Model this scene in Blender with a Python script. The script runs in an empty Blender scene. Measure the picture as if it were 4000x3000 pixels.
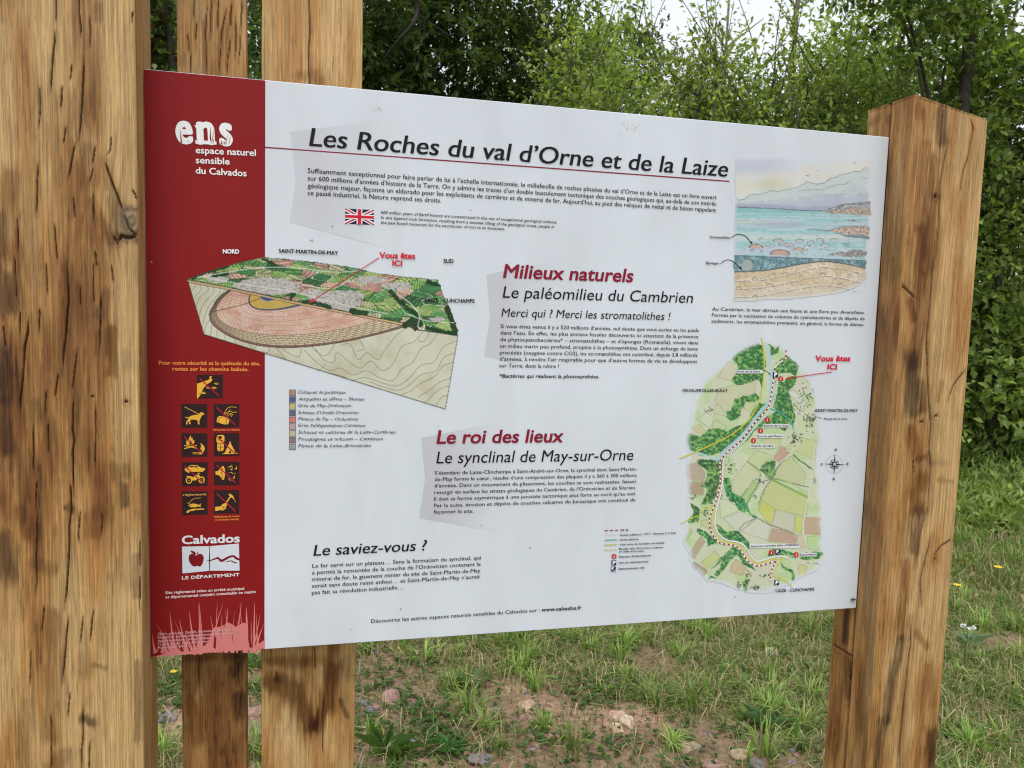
import bpy, math, random
import numpy as np
from mathutils import Matrix, Vector

SC = bpy.context.scene
COL = SC.collection
TOP = 1.75                                   # height of the panel's upper edge
PW, PH = 1.19, 0.8353                        # panel width and height

# ---------------------------------------------------------------- camera
CAM = np.array([0.21331698, -1.2594987, TOP - 0.30826217])
RWC = np.array([[0.96943405, -0.24358542, 0.02938981],
                [0.00556383, -0.09792999, -0.99517775],
                [0.24528894, 0.96492272, -0.0935814]])     # world -> camera (x right, y down, z forward)
FPX = 3237.0
cd = bpy.data.cameras.new('camera')
cam = bpy.data.objects.new('camera', cd)
COL.objects.link(cam)
cd.sensor_width = 36.0
cd.lens = 36.0 * FPX / 4000.0
cd.clip_start = 0.02
cd.clip_end = 600.0
cd.dof.use_dof = True
cd.dof.focus_distance = 1.45
cd.dof.aperture_fstop = 15.0
r_, d_, f_ = RWC[0], RWC[1], RWC[2]
cam.matrix_world = Matrix(((r_[0], -d_[0], -f_[0], CAM[0]), (r_[1], -d_[1], -f_[1], CAM[1]),
                           (r_[2], -d_[2], -f_[2], CAM[2]), (0, 0, 0, 1)))
SC.camera = cam

# ---------------------------------------------------------------- sky, sun, exposure
SUN_EL, SUN_AZ = math.radians(66), math.radians(205)       # azimuth from +Y, clockwise
w = bpy.data.worlds.new('World')
SC.world = w
w.use_nodes = True
nt = w.node_tree
bg = nt.nodes['Background']
sky = nt.nodes.new('ShaderNodeTexSky')
sky.sky_type = 'NISHITA'
sky.sun_disc = False
sky.sun_elevation = SUN_EL
sky.sun_rotation = SUN_AZ
sky.air_density = 1.0
sky.dust_density = 2.0
sky.ozone_density = 1.0
hs = nt.nodes.new('ShaderNodeHueSaturation')               # thin cloud: the blue greys out
hs.inputs['Saturation'].default_value = 0.22
hs.inputs['Value'].default_value = 1.35
nt.links.new(sky.outputs[0], hs.inputs['Color'])
nt.links.new(hs.outputs[0], bg.inputs[0])
bg.inputs[1].default_value = 0.15
sl = bpy.data.lights.new('sun', 'SUN')
sl.energy = 1.1
sl.angle = math.radians(34)
sl.color = (1.0, 0.97, 0.92)
so = bpy.data.objects.new('sun', sl)
COL.objects.link(so)
sd = Vector((math.sin(SUN_AZ) * math.cos(SUN_EL), math.cos(SUN_AZ) * math.cos(SUN_EL), math.sin(SUN_EL)))
so.rotation_euler = sd.to_track_quat('Z', 'Y').to_euler()
so.location = (0, 0, 12)
SC.view_settings.view_transform = 'Standard'
SC.view_settings.look = 'None'
SC.view_settings.gamma = 1.0
SC.view_settings.use_curve_mapping = False
SC.view_settings.exposure = 0.47
SC.render.engine = 'CYCLES'
SC.cycles.max_bounces = 8
SC.cycles.use_denoising = True
SC.cycles.denoising_prefilter = 'NONE'
SC.cycles.pixel_filter_type = 'BLACKMAN_HARRIS'
SC.cycles.filter_width = 1.15

RNG = np.random.default_rng(7)
random.seed(7)

# ---------------------------------------------------------------- measuring helpers
def rays(u, v):
    u = np.asarray(u, float); v = np.asarray(v, float)
    c = np.stack([(u - 2000) / FPX, (v - 1500) / FPX, np.ones_like(u)], -1)
    return c @ RWC
def on_plane(u, v, axis, val):
    d = rays(u, v)
    k = (val - CAM[axis]) / d[..., axis]
    return CAM + d * k[..., None]
def pp(u, v):
    """photo measurement -> (x, z) on the panel's face, metres"""
    p = on_plane(u, v, 1, 0.0)
    return np.stack([p[..., 0], p[..., 2]], -1)
def ground_at(u, v):
    p = on_plane(u, v, 2, 0.0)
    return float(p[0]), float(p[1])
def along(u, dist):
    d = rays(u, 1500.0); h = np.array([d[0], d[1]]); h /= np.linalg.norm(h)
    return float(CAM[0] + h[0] * dist), float(CAM[1] + h[1] * dist)
def zm(x0, y0, s):
    """coordinates read in an enlarged crop -> full photograph coordinates"""
    return lambda pts: [(x0 + p[0] / s, y0 + p[1] / s) for p in pts]

# ---------------------------------------------------------------- noise
def _hash(ix, iy, seed):
    h = (ix.astype(np.int64) * 374761393 + iy.astype(np.int64) * 668265263 + seed * 2147483647) & 0xffffffff
    h = ((h ^ (h >> 13)) * 1274126177) & 0xffffffff
    return ((h ^ (h >> 16)) & 0xffffff) / float(0xffffff)
def vnoise(x, y, seed=0):
    x = np.asarray(x, float); y = np.asarray(y, float)
    ix = np.floor(x); iy = np.floor(y); fx = x - ix; fy = y - iy
    fx = fx * fx * (3 - 2 * fx); fy = fy * fy * (3 - 2 * fy)
    a = _hash(ix, iy, seed); b = _hash(ix + 1, iy, seed); c = _hash(ix, iy + 1, seed); d = _hash(ix + 1, iy + 1, seed)
    return (a * (1 - fx) + b * fx) * (1 - fy) + (c * (1 - fx) + d * fx) * fy
def fbm(x, y, seed=0, octv=4):
    s = 0; a = 0.5; t = 0
    for k in range(octv):
        s = s + a * vnoise(x * 2 ** k, y * 2 ** k, seed + k * 17); t += a; a *= 0.5
    return s / t
def sstep(a, b, x):
    t = np.clip((x - a) / (b - a), 0, 1)
    return t * t * (3 - 2 * t)
def seg_dist(X, Y, pts):
    """distance to a polyline and the position along it (0..length)"""
    best = np.full(X.shape, 1e9); along_ = np.zeros(X.shape); acc = 0.0
    for (x0, y0), (x1, y1) in zip(pts[:-1], pts[1:]):
        dx, dy = x1 - x0, y1 - y0; L2 = dx * dx + dy * dy + 1e-12; L = math.sqrt(L2)
        t = np.clip(((X - x0) * dx + (Y - y0) * dy) / L2, 0, 1)
        d = np.hypot(X - (x0 + t * dx), Y - (y0 + t * dy))
        m = d < best
        best = np.where(m, d, best); along_ = np.where(m, acc + t * L, along_); acc += L
    return best, along_, acc
def in_poly(X, Y, pts):
    ins = np.zeros(X.shape, bool)
    n = len(pts)
    for i in range(n):
        x0, y0 = pts[i]; x1, y1 = pts[(i + 1) % n]
        if y0 == y1: continue
        c = ((y0 > Y) != (y1 > Y)) & (X < (x1 - x0) * (Y - y0) / (y1 - y0) + x0)
        ins ^= c
    return ins
def smooth(pts, n=8, closed=False):
    """Catmull-Rom through the points"""
    P = [np.array(p, float) for p in pts]
    out = []
    m = len(P)
    for i in range(m if closed else m - 1):
        p0 = P[(i - 1) % m] if (closed or i > 0) else P[0]
        p1 = P[i]; p2 = P[(i + 1) % m]
        p3 = P[(i + 2) % m] if (closed or i + 2 < m) else P[-1]
        for k in range(n):
            t = k / n
            q = 0.5 * ((2 * p1) + (-p0 + p2) * t + (2 * p0 - 5 * p1 + 4 * p2 - p3) * t * t + (-p0 + 3 * p1 - 3 * p2 + p3) * t ** 3)
            out.append((q[0], q[1]))
    if not closed: out.append(tuple(P[-1]))
    return out
def lin(c):
    c = np.asarray(c, float)
    return np.where(c <= 0.04045, c / 12.92, ((c + 0.055) / 1.055) ** 2.4)

# ---------------------------------------------------------------- objects
def put(name, me, mats=(), parent=None, loc=None, **props):
    if isinstance(mats, bpy.types.Material): mats = [mats]
    for m in mats: me.materials.append(m)
    o = bpy.data.objects.new(name, me)
    COL.objects.link(o)
    if loc is not None: o.location = loc
    if parent is not None: o.parent = parent
    for k, v in props.items(): o[k] = v
    return o
def empty(name, loc=(0, 0, 0), **props):
    o = bpy.data.objects.new(name, None)
    o.empty_display_size = 0.1
    COL.objects.link(o); o.location = loc
    for k, v in props.items(): o[k] = v
    return o
def mesh_np(name, verts, faces, colors=None, smooth_=False, uv=None):
    """verts (n,3); faces: (m,3) or (m,4) array or list of such arrays"""
    me = bpy.data.meshes.new(name)
    if isinstance(faces, np.ndarray): faces = [faces]
    faces = [np.asarray(f, np.int32) for f in faces if len(f)]
    verts = np.asarray(verts, np.float32)
    me.vertices.add(len(verts)); me.vertices.foreach_set('co', verts.ravel())
    nl = sum(f.size for f in faces); nf = sum(len(f) for f in faces)
    me.loops.add(nl); me.polygons.add(nf)
    me.loops.foreach_set('vertex_index', np.concatenate([f.ravel() for f in faces]))
    tot = np.concatenate([np.full(len(f), f.shape[1], np.int32) for f in faces])
    st = np.concatenate([[0], np.cumsum(tot)[:-1]]).astype(np.int32)
    me.polygons.foreach_set('loop_start', st)
    try: me.polygons.foreach_set('loop_total', tot)
    except Exception: pass
    me.update(calc_edges=True)
    if colors is not None:
        a = me.color_attributes.new('col', 'FLOAT_COLOR', 'POINT')
        c = np.ones((len(verts), 4), np.float32); c[:, :3] = colors
        a.data.foreach_set('color', c.ravel())
    me.polygons.foreach_set('use_smooth', np.full(nf, smooth_, bool))
    me.validate(verbose=False)
    return me

# ---------------------------------------------------------------- materials
def mat(name):
    m = bpy.data.materials.new(name); m.use_nodes = True
    n = m.node_tree
    return m, n, n.nodes['Principled BSDF']
def N(n, t, **kw):
    x = n.nodes.new(t)
    for k, v in kw.items(): setattr(x, k, v)
    return x
def mapped(n, scale, coord='Object'):
    tc = N(n, 'ShaderNodeTexCoord'); mp = N(n, 'ShaderNodeMapping')
    mp.inputs['Scale'].default_value = scale
    n.links.new(tc.outputs[coord], mp.inputs['Vector'])
    return mp
def mat_ink():
    m, n, b = mat('printed_ink')
    a = N(n, 'ShaderNodeAttribute', attribute_name='col')
    mp = mapped(n, (1400, 1400, 1400))
    no = N(n, 'ShaderNodeTexNoise'); no.inputs['Scale'].default_value = 1; no.inputs['Detail'].default_value = 1
    n.links.new(mp.outputs[0], no.inputs['Vector'])
    mr = N(n, 'ShaderNodeMapRange'); mr.inputs[3].default_value = 0.93; mr.inputs[4].default_value = 1.07
    n.links.new(no.outputs[0], mr.inputs[0])
    mx = N(n, 'ShaderNodeMix', data_type='RGBA', blend_type='MULTIPLY'); mx.inputs[0].default_value = 1
    n.links.new(a.outputs['Color'], mx.inputs[6]); n.links.new(mr.outputs[0], mx.inputs[7])
    n3 = N(n, 'ShaderNodeTexNoise'); n3.inputs['Scale'].default_value = 1; n3.inputs['Detail'].default_value = 5; n3.inputs['Distortion'].default_value = 0.6
    mp3 = mapped(n, (9, 9, 3.2)); n.links.new(mp3.outputs[0], n3.inputs['Vector'])        # faint water marks and dust
    m3 = N(n, 'ShaderNodeMapRange'); m3.inputs[1].default_value = 0.35; m3.inputs[2].default_value = 0.7; m3.inputs[3].default_value = 1.03; m3.inputs[4].default_value = 0.93
    n.links.new(n3.outputs[0], m3.inputs[0])
    mx3 = N(n, 'ShaderNodeMix', data_type='RGBA', blend_type='MULTIPLY'); mx3.inputs[0].default_value = 1
    n.links.new(mx.outputs[2], mx3.inputs[6]); n.links.new(m3.outputs[0], mx3.inputs[7])
    n.links.new(mx3.outputs[2], b.inputs['Base Color'])
    b.inputs['Roughness'].default_value = 0.5
    b.inputs['Specular IOR Level'].default_value = 0.16
    return m
INK = mat_ink()
def mat_wood():
    m, n, b = mat('oiled_oak')
    a = N(n, 'ShaderNodeAttribute', attribute_name='col')
    mp = mapped(n, (620, 620, 7))
    no = N(n, 'ShaderNodeTexNoise'); no.inputs['Scale'].default_value = 1; no.inputs['Detail'].default_value = 3
    n.links.new(mp.outputs[0], no.inputs['Vector'])
    mr = N(n, 'ShaderNodeMapRange'); mr.inputs[1].default_value = 0.3; mr.inputs[2].default_value = 0.7
    mr.inputs[3].default_value = 0.70; mr.inputs[4].default_value = 1.26
    n.links.new(no.outputs[0], mr.inputs[0])
    mp2 = mapped(n, (1100, 1100, 60))
    n2 = N(n, 'ShaderNodeTexNoise'); n2.inputs['Scale'].default_value = 1; n2.inputs['Detail'].default_value = 1
    n.links.new(mp2.outputs[0], n2.inputs['Vector'])
    r2 = N(n, 'ShaderNodeMapRange'); r2.inputs[1].default_value = 0.62; r2.inputs[2].default_value = 0.74
    r2.inputs[3].default_value = 1.0; r2.inputs[4].default_value = 0.66
    n.links.new(n2.outputs[0], r2.inputs[0])
    mm = N(n, 'ShaderNodeMath', operation='MULTIPLY')
    n.links.new(mr.outputs[0], mm.inputs[0]); n.links.new(r2.outputs[0], mm.inputs[1])
    mx = N(n, 'ShaderNodeMix', data_type='RGBA', blend_type='MULTIPLY'); mx.inputs[0].default_value = 1
    n.links.new(a.outputs['Color'], mx.inputs[6]); n.links.new(mm.outputs[0], mx.inputs[7])
    n.links.new(mx.outputs[2], b.inputs['Base Color'])
    bp = N(n, 'ShaderNodeBump'); bp.inputs['Strength'].default_value = 0.35; bp.inputs['Distance'].default_value = 0.0006
    n.links.new(mm.outputs[0], bp.inputs['Height']); n.links.new(bp.outputs[0], b.inputs['Normal'])
    b.inputs['Roughness'].default_value = 0.62
    b.inputs['Specular IOR Level'].default_value = 0.3
    return m
WOOD = mat_wood()
def reseed(k):
    global RNG
    RNG = np.random.default_rng(k)
def mat_leaf(name, trans=0.45, rough=0.5):
    m = bpy.data.materials.new(name); m.use_nodes = True
    n = m.node_tree; b = n.nodes['Principled BSDF']; out = n.nodes['Material Output']
    a = N(n, 'ShaderNodeAttribute', attribute_name='col')
    b.inputs['Roughness'].default_value = rough
    b.inputs['Specular IOR Level'].default_value = 0.22
    n.links.new(a.outputs['Color'], b.inputs['Base Color'])
    tr = N(n, 'ShaderNodeBsdfTranslucent')
    mx = N(n, 'ShaderNodeMix', data_type='RGBA', blend_type='MULTIPLY'); mx.inputs[0].default_value = 1
    mx.inputs[7].default_value = (1.6, 1.7, 0.6, 1)
    n.links.new(a.outputs['Color'], mx.inputs[6]); n.links.new(mx.outputs[2], tr.inputs['Color'])
    ms = N(n, 'ShaderNodeMixShader'); ms.inputs[0].default_value = trans
    n.links.new(b.outputs[0], ms.inputs[1]); n.links.new(tr.outputs[0], ms.inputs[2])
    n.links.new(ms.outputs[0], out.inputs['Surface'])
    return m
LEAF = mat_leaf('leaf', 0.4)
GRASS = mat_leaf('grass_blade', 0.3, 0.55)
def mat_col(name, rough=0.9, noise=40.0, amt=0.3, bump=0.0):
    """colour attribute broken up by noise"""
    m, n, b = mat(name)
    a = N(n, 'ShaderNodeAttribute', attribute_name='col')
    no = N(n, 'ShaderNodeTexNoise'); no.inputs['Scale'].default_value = noise; no.inputs['Detail'].default_value = 6
    tc = N(n, 'ShaderNodeTexCoord'); n.links.new(tc.outputs['Object'], no.inputs['Vector'])
    mr = N(n, 'ShaderNodeMapRange'); mr.inputs[1].default_value = 0.3; mr.inputs[2].default_value = 0.7
    mr.inputs[3].default_value = 1 - amt; mr.inputs[4].default_value = 1 + amt
    n.links.new(no.outputs[0], mr.inputs[0])
    mx = N(n, 'ShaderNodeMix', data_type='RGBA', blend_type='MULTIPLY'); mx.inputs[0].default_value = 1
    n.links.new(a.outputs['Color'], mx.inputs[6]); n.links.new(mr.outputs[0], mx.inputs[7])
    n.links.new(mx.outputs[2], b.inputs['Base Color'])
    b.inputs['Roughness'].default_value = rough; b.inputs['Specular IOR Level'].default_value = 0.2
    if bump:
        bp = N(n, 'ShaderNodeBump'); bp.inputs['Strength'].default_value = 0.8; bp.inputs['Distance'].default_value = bump
        n.links.new(no.outputs[0], bp.inputs['Height']); n.links.new(bp.outputs[0], b.inputs['Normal'])
    return m
BARK = mat_col('bark', 0.9, 30, 0.35, 0.01)
SOIL = mat_col('soil', 0.95, 45, 0.35, 0.012)
ROCK = mat_col('stone', 0.85, 60, 0.25, 0.004)
# ================================================================ oak posts and planks
PALE = np.array([0.53, 0.330, 0.142]); TAN = np.array([0.42, 0.215, 0.070]); BROWN = np.array([0.205, 0.080, 0.022])
DARK = np.array([0.085, 0.05, 0.03]); GREY = np.array([0.15, 0.13, 0.105]); SLIT = np.array([0.035, 0.018, 0.010])

def timber(name, x0, x1, y0, y1, z0, ztop, paint, res=0.0013, dense=('front',), rad=0.003, slices=None, parent=None, seed=0, taper=None, **props):
    """one sawn timber: a rounded rectangle swept upwards, cracked and stained by paint(face, a, z) -> colour, depth.
    ztop(x, y) gives the height of the cut top."""
    prof = []                                                # (x, y, nx, ny, face, a)
    def side(ax, ay, bx, by, nx, ny, face):
        L = math.hypot(bx - ax, by - ay)
        k = max(2, int(L / (res if face in dense else 0.02)))
        for i in range(k):
            t = (i + 0.5) / k
            prof.append((ax + (bx - ax) * t, ay + (by - ay) * t, nx, ny, face, 0))
    r = rad
    def corner(cx, cy, a0, face):
        for i in range(4):
            a = a0 + (math.pi / 2) * i / 3
            prof.append((cx + r * math.cos(a), cy + r * math.sin(a), math.cos(a), math.sin(a), face, 0))
    side(x0 + r, y0, x1 - r, y0, 0, -1, 'front'); corner(x1 - r, y0 + r, -math.pi / 2, 'front')
    side(x1, y0 + r, x1, y1 - r, 1, 0, 'right'); corner(x1 - r, y1 - r, 0, 'right')
    side(x1 - r, y1, x0 + r, y1, 0, 1, 'back'); corner(x0 + r, y1 - r, math.pi / 2, 'left')
    side(x0, y1 - r, x0, y0 + r, -1, 0, 'left'); corner(x0 + r, y0 + r, math.pi, 'left')
    px = np.array([p[0] for p in prof]); py = np.array([p[1] for p in prof])
    nx = np.array([p[2] for p in prof]); ny = np.array([p[3] for p in prof])
    face = np.array([p[4] for p in prof])
    # rows: dense in the visible range
    za, zb = slices
    rows = list(np.arange(z0, za, 0.05)) + list(np.arange(za, zb, res * 2.2)) 
    ztmax = max(ztop(a, b) for a in (x0, x1) for b in (y0, y1))
    if zb < ztmax: rows += list(np.arange(zb, ztmax, 0.05))
    rows = np.array(rows + [ztmax])
    P, Z = np.meshgrid(np.arange(len(prof)), rows)
    X = px[P]; Y = py[P]
    zt = ztop(X, Y)
    zmin_top = min(ztop(a, b) for a in (x0, x1) for b in (y0, y1)) - 0.02
    # squeeze the last rows to the cut
    Zs = np.where(Z > zmin_top, zmin_top + (Z - zmin_top) / (ztmax - zmin_top) * (zt - zmin_top), Z)
    A = np.where((face[P] == 'front') | (face[P] == 'back'), X, Y)
    col = np.zeros(X.shape + (3,)); dep = np.zeros(X.shape)
    for fc in ('front', 'right', 'back', 'left'):
        m = face[P] == fc
        c, d = paint(fc, A[m], Zs[m])
        col[m] = c; dep[m] = d
    warp = 0.0012 * (fbm(A * 12 + seed, Zs * 5, seed + 3, 3) - 0.5)
    VX = X - nx[P] * dep + nx[P] * warp; VY = Y - ny[P] * dep + ny[P] * warp
    V = np.stack([VX, VY, Zs], -1).reshape(-1, 3)
    nr, npf = X.shape
    i = np.arange(nr - 1)[:, None] * npf; j = np.arange(npf)[None]; j2 = (j + 1) % npf
    F = np.stack([i + j, i + j2, i + j2 + npf, i + j + npf], -1).reshape(-1, 4)
    # end caps as fans round a middle vertex
    cx, cy = (x0 + x1) / 2, (y0 + y1) / 2
    V = np.vstack([V, [[cx, cy, float(ztop(cx, cy))], [cx, cy, z0]]])
    C = np.vstack([col.reshape(-1, 3), [PALE * 0.8], [BROWN]])
    top = (nr - 1) * npf
    jj = np.arange(npf); k = nr * npf
    T1 = np.stack([top + jj, top + (jj + 1) % npf, np.full(npf, k)], -1)
    T2 = np.stack([(jj + 1) % npf, jj, np.full(npf, k + 1)], -1)
    me = mesh_np(name, V, [F, np.vstack([T1, T2])], C, smooth_=True)
    return put(name, me, WOOD, parent, **props)

def oak(seed, heart, cracks, stains_shade, groove=None, tone=1.0, fleck=0.5):
    """returns a paint function. heart(face,a,z)->0..1 brown wood; cracks/stains: {face: [...]} in metres"""
    def paint(face, a, z):
        s = a * 1000.0; zz = z * 1000.0
        fo = {'front': 0, 'right': 5, 'back': 9, 'left': 13}[face] + seed * 31
        sw = s + 14 * (fbm(s / 70 + fo, zz / 320, fo, 3) - 0.5)
        for (kf, ka, kz, kr) in KNOTS.get((seed, face), []):
            dx = s - ka * 1000; dz = zz - kz * 1000
            g = np.exp(-(dx ** 2 + (dz * 0.45) ** 2) / (kr * 1.8) ** 2)
            sw = sw - dx * g * 0.8
        fine = fbm(sw / 2.6, zz / 95, fo + 1, 3)
        mid = fbm(sw / 11, zz / 260, fo + 2, 3)
        h = heart(face, a, z)
        h = np.clip(h + 1.15 * (fbm(sw / 26, zz / 130, fo + 4, 4) - 0.5) + 0.35 * (mid - 0.5) + 0.25 * (fine - .5), 0, 1)
        c = PALE[None] * (1 - sstep(0.15, 0.55, h))[:, None] + TAN[None] * sstep(0.15, 0.55, h)[:, None]
        k = sstep(0.5, 1.0, h)[:, None]
        c = c * (1 - k) + BROWN[None] * k
        hf = vnoise(sw / 0.95, zz / 26, fo + 51); hf2 = vnoise(sw / 1.7, zz / 55, fo + 52)
        c = c * (0.74 + 0.52 * fine)[:, None] * (0.90 + 0.20 * mid)[:, None] * (0.86 + 0.28 * hf)[:, None] * (0.92 + 0.16 * hf2)[:, None]
        ln = sstep(0.60, 0.80, vnoise(sw / 2.3, zz / 150, fo + 15)) * sstep(.35, .65, fbm(s / 25, zz / 220, fo + 16, 2))
        c = c * (1 - 0.24 * ln * (0.2 + h))[:, None]
        lt = sstep(0.66, 0.85, vnoise(sw / 2.9, zz / 120, fo + 17))
        c = c * (1 + 0.06 * lt)[:, None]
        # short brown flecks along the grain
        fl = sstep(0.70, 0.80, vnoise(sw / 1.9, zz / 22, fo + 7)) * fleck * (0.3 + 0.7 * h)
        c = c * (1 - 0.45 * fl)[:, None]
        # fine checks
        chk = sstep(0.90, 0.97, vnoise(sw / 1.3, zz / 75, fo + 9)) * sstep(0.45, 0.6, fbm(s / 30, zz / 200, fo + 11, 2))
        c = c * (1 - 0.4 * chk)[:, None]
        dep = 0.0005 * chk + 0.0003 * (0.5 - fine)
        for (pts, wd, kind, amt) in stains_shade.get(face, []):
            wob = 1 + 0.9 * (fbm(s / 14, zz / 45, fo + 20, 4) - 0.5) + 1.3 * (fbm(sw / 3.2, zz / 70, fo + 21, 3) - 0.5)
            d, _, _ = seg_dist(a, z, pts)
            g = sstep(1.15, 0.3, d / (wd * np.clip(wob, .25, 2))) * min(amt * 1.2, 1.0)
            g = (g * np.clip(0.35 + 1.2 * fbm(sw / 4.5, zz / 34, fo + 23, 3), 0, 1))[:, None]
            mul = np.array({'d': (.26, .24, .25), 'b': (.50, .38, .27), 'g': (.50, .54, .60), 'p': (1.2, 1.3, 1.5)}[kind])
            c = c * (1 - g) + c * mul[None] * g
        for (pts, wd) in cracks.get(face, []):
            d, al, L = seg_dist(a + 0.0022 * (fbm(s / 40, zz / 28, fo + 30, 3) - 0.5), z, pts)
            tp = np.clip(np.minimum(al, L - al) / (0.16 * L + 1e-6), 0.1, 1) * (0.75 + 0.5 * vnoise(s / 40, zz / 17, fo + 33))
            g = sstep(1.3, 0.5, d / (wd * 0.52 * tp + 0.00022))
            c = c * (1 - 0.9 * g)[:, None] + SLIT[None] * (0.9 * g)[:, None]
            halo = 0.3 * sstep(5.0, 1.0, d / wd)
            c = c * (1 - halo)[:, None] + BROWN[None] * 0.8 * halo[:, None]
            dep = dep + g * 0.005 * tp
        for (kf, ka, kz, kr) in KNOTS.get((seed, face), []):
            d = np.hypot(s - ka * 1000, (zz - kz * 1000) * 0.75) / kr
            rings = 0.5 + 0.5 * np.sin(d * 11 + 5 * fbm(s / 8, zz / 8, fo + 40, 3))
            g = sstep(1.15, 0.55, d)
            kc = np.array([[0.20, 0.145, 0.095]]) * (0.55 + 0.8 * rings)[:, None]
            g = g * (0.45 + 0.55 * fbm(s / 5, zz / 7, fo + 44, 3)); c = c * (1 - g)[:, None] + kc * g[:, None]
            dep = dep + g * 0.0015 * rings
        if groove and face in groove:
            g0, g1 = groove[face]
            g = sstep(g0 - 0.0008, g0, a) * sstep(g1 + 0.0008, g1, a)
            c = c * (1 - 0.8 * g)[:, None] + SLIT[None] * (0.8 * g)[:, None]
            dep = dep + g * 0.010
        return c * tone, dep
    return paint
KNOTS = {}
FY, BY = -0.056, 0.062
def on_front(lst, y=FY):
    out = []
    for (pts, *rest) in lst:
        q = on_plane([p[0] for p in pts], [p[1] for p in pts], 1, y)
        out.append(([(float(a[0]), float(a[2])) for a in q], *rest))
    return out
def on_side(lst, x):
    out = []
    for (pts, *rest) in lst:
        q = on_plane([p[0] for p in pts], [p[1] for p in pts], 0, x)
        out.append(([(float(a[1]), float(a[2])) for a in q], *rest))
    return out

board = empty('information_board', (0, 0, 0), label='information board: printed red and white panel held between two thick oak posts', category='sign')

# ---- left post
za, zb, zc = zm(0, 0, 1.659), zm(0, 1000, 1.659), zm(0, 2000, 1.4747)
cr = [(za(p), w_) for p, w_ in [
    ([(358, -40), (362, 60), (360, 140)], .0011), ([(355, 200), (352, 280), (340, 380), (335, 500), (332, 600)], .0011),
    ([(508, -40), (515, 90), (522, 180), (520, 250)], .0012), ([(543, 370), (540, 520), (530, 680), (522, 800), (508, 930)], .0013),
    ([(408, 560), (400, 640), (392, 700)], .0008), ([(262, 560), (262, 700), (250, 830)], .0007), ([(425, 820), (410, 930)], .0007),
    ([(488, 930), (460, 1060), (442, 1160)], .0009), ([(250, 1050), (245, 1200), (235, 1400)], .0009), ([(480, 1280), (484, 1420)], .0008),
    ([(610, 1240), (600, 1450)], .0008), ([(115, 1400), (118, 1650)], .0009), ([(350, 1450), (360, 1560), (372, 1700)], .0011),
    ([(462, 420), (460, 520)], .0006), ([(683, 1045), (700, 1110), (740, 1220), (775, 1310), (800, 1390)], .0024),
    ([(800, 1390), (830, 1480), (905, 1540)], .0014), ([(735, 1530), (770, 1590)], .0012), ([(765, 1570), (790, 1530), (830, 1545), (900, 1525)], .0028),
    ([(720, 890), (718, 970), (700, 1000)], .0006), ([(860, 1230), (890, 1300)], .0008), ([(905, 1440), (908, 1590)], .0010),
    ([(585, 100), (585, 310)], .0005), ([(855, 80), (858, 150)], .0005), ([(620, 950), (600, 1060)], .0007), ([(605, 1090), (580, 1180)], .0005)]]
cr += [(zb(p), w_) for p, w_ in [
    ([(430, 0), (438, 140), (440, 280), (430, 480), (410, 640), (400, 780)], .0016), ([(95, 0), (100, 150), (108, 300)], .0011),
    ([(615, -30), (625, 75)], .0010), ([(185, 400), (180, 500), (160, 600), (148, 760), (135, 930), (135, 1060)], .0019),
    ([(655, 250), (652, 400), (640, 640)], .0009), ([(500, 600), (480, 760), (465, 880)], .0008), ([(375, 760), (355, 920)], .0010),
    ([(300, 870), (292, 1060)], .0010), ([(480, 890), (470, 1010), (468, 1130), (480, 1200), (472, 1280), (480, 1500), (482, 1560)], .0016),
    ([(215, 1100), (220, 1250), (215, 1430)], .0011), ([(310, 1080), (318, 1290)], .0009), ([(618, 950), (620, 1400)], .0006),
    ([(240, 1450), (235, 1659)], .0010), ([(460, 1480), (460, 1700)], .0016), ([(130, 360), (130, 520)], .0007), ([(255, 340), (255, 500)], .0008),
    ([(520, 200), (518, 330)], .0009), ([(300, 50), (305, 260)], .0006), ([(605, 30), (607, 330)], .0007), ([(720, 60), (738, 170)], .0007),
    ([(805, 942), (830, 945)], .0018), ([(590, 915), (608, 905)], .0010), ([(20, 450), (40, 600)], .0009)]]
cr += [(zc(p), w_) for p, w_ in [
    ([(218, 0), (212, 200), (210, 400), (200, 480)], .0013), ([(404, -30), (398, 250), (385, 420), (370, 560)], .0015),
    ([(255, 540), (240, 700)], .0007), ([(395, 600), (380, 750), (360, 980)], .0012), ([(540, 560), (520, 740)], .0008),
    ([(460, 0), (455, 180)], .0007), ([(590, 0), (585, 140)], .0008), ([(480, 600), (465, 760)], .0006), ([(405, 1040), (390, 1180)], .0007),
    ([(290, 1150), (300, 1300), (295, 1500)], .0009), ([(480, 1120), (475, 1330), (465, 1500)], .0009), ([(520, 1320), (510, 1500)], .0007),
    ([(808, 120), (805, 560)], .0005), ([(180, 800), (170, 1000)], .0006)]]
st = [(za(p), *r_) for p, *r_ in [
    ([(540, -60), (520, 250), (560, 450), (590, 760)], .022, 'b', .75), ([(430, 700), (400, 1000), (500, 1300), (640, 1500)], .035, 'b', .6),
    ([(560, 980), (600, 1180)], .014, 'b', .6), ([(640, 40), (650, 110)], .008, 'b', .6), ([(60, 1150), (50, 1659)], .02, 'b', .7),
    ([(780, 1540), (870, 1530)], .010, 'd', .8), ([(730, 1300), (820, 1500)], .014, 'g', .6), ([(600, 1300), (720, 1560)], .008, 'b', .6),
    ([(0, 1400), (0, 1640)], .01, 'd', .5)]]
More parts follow.
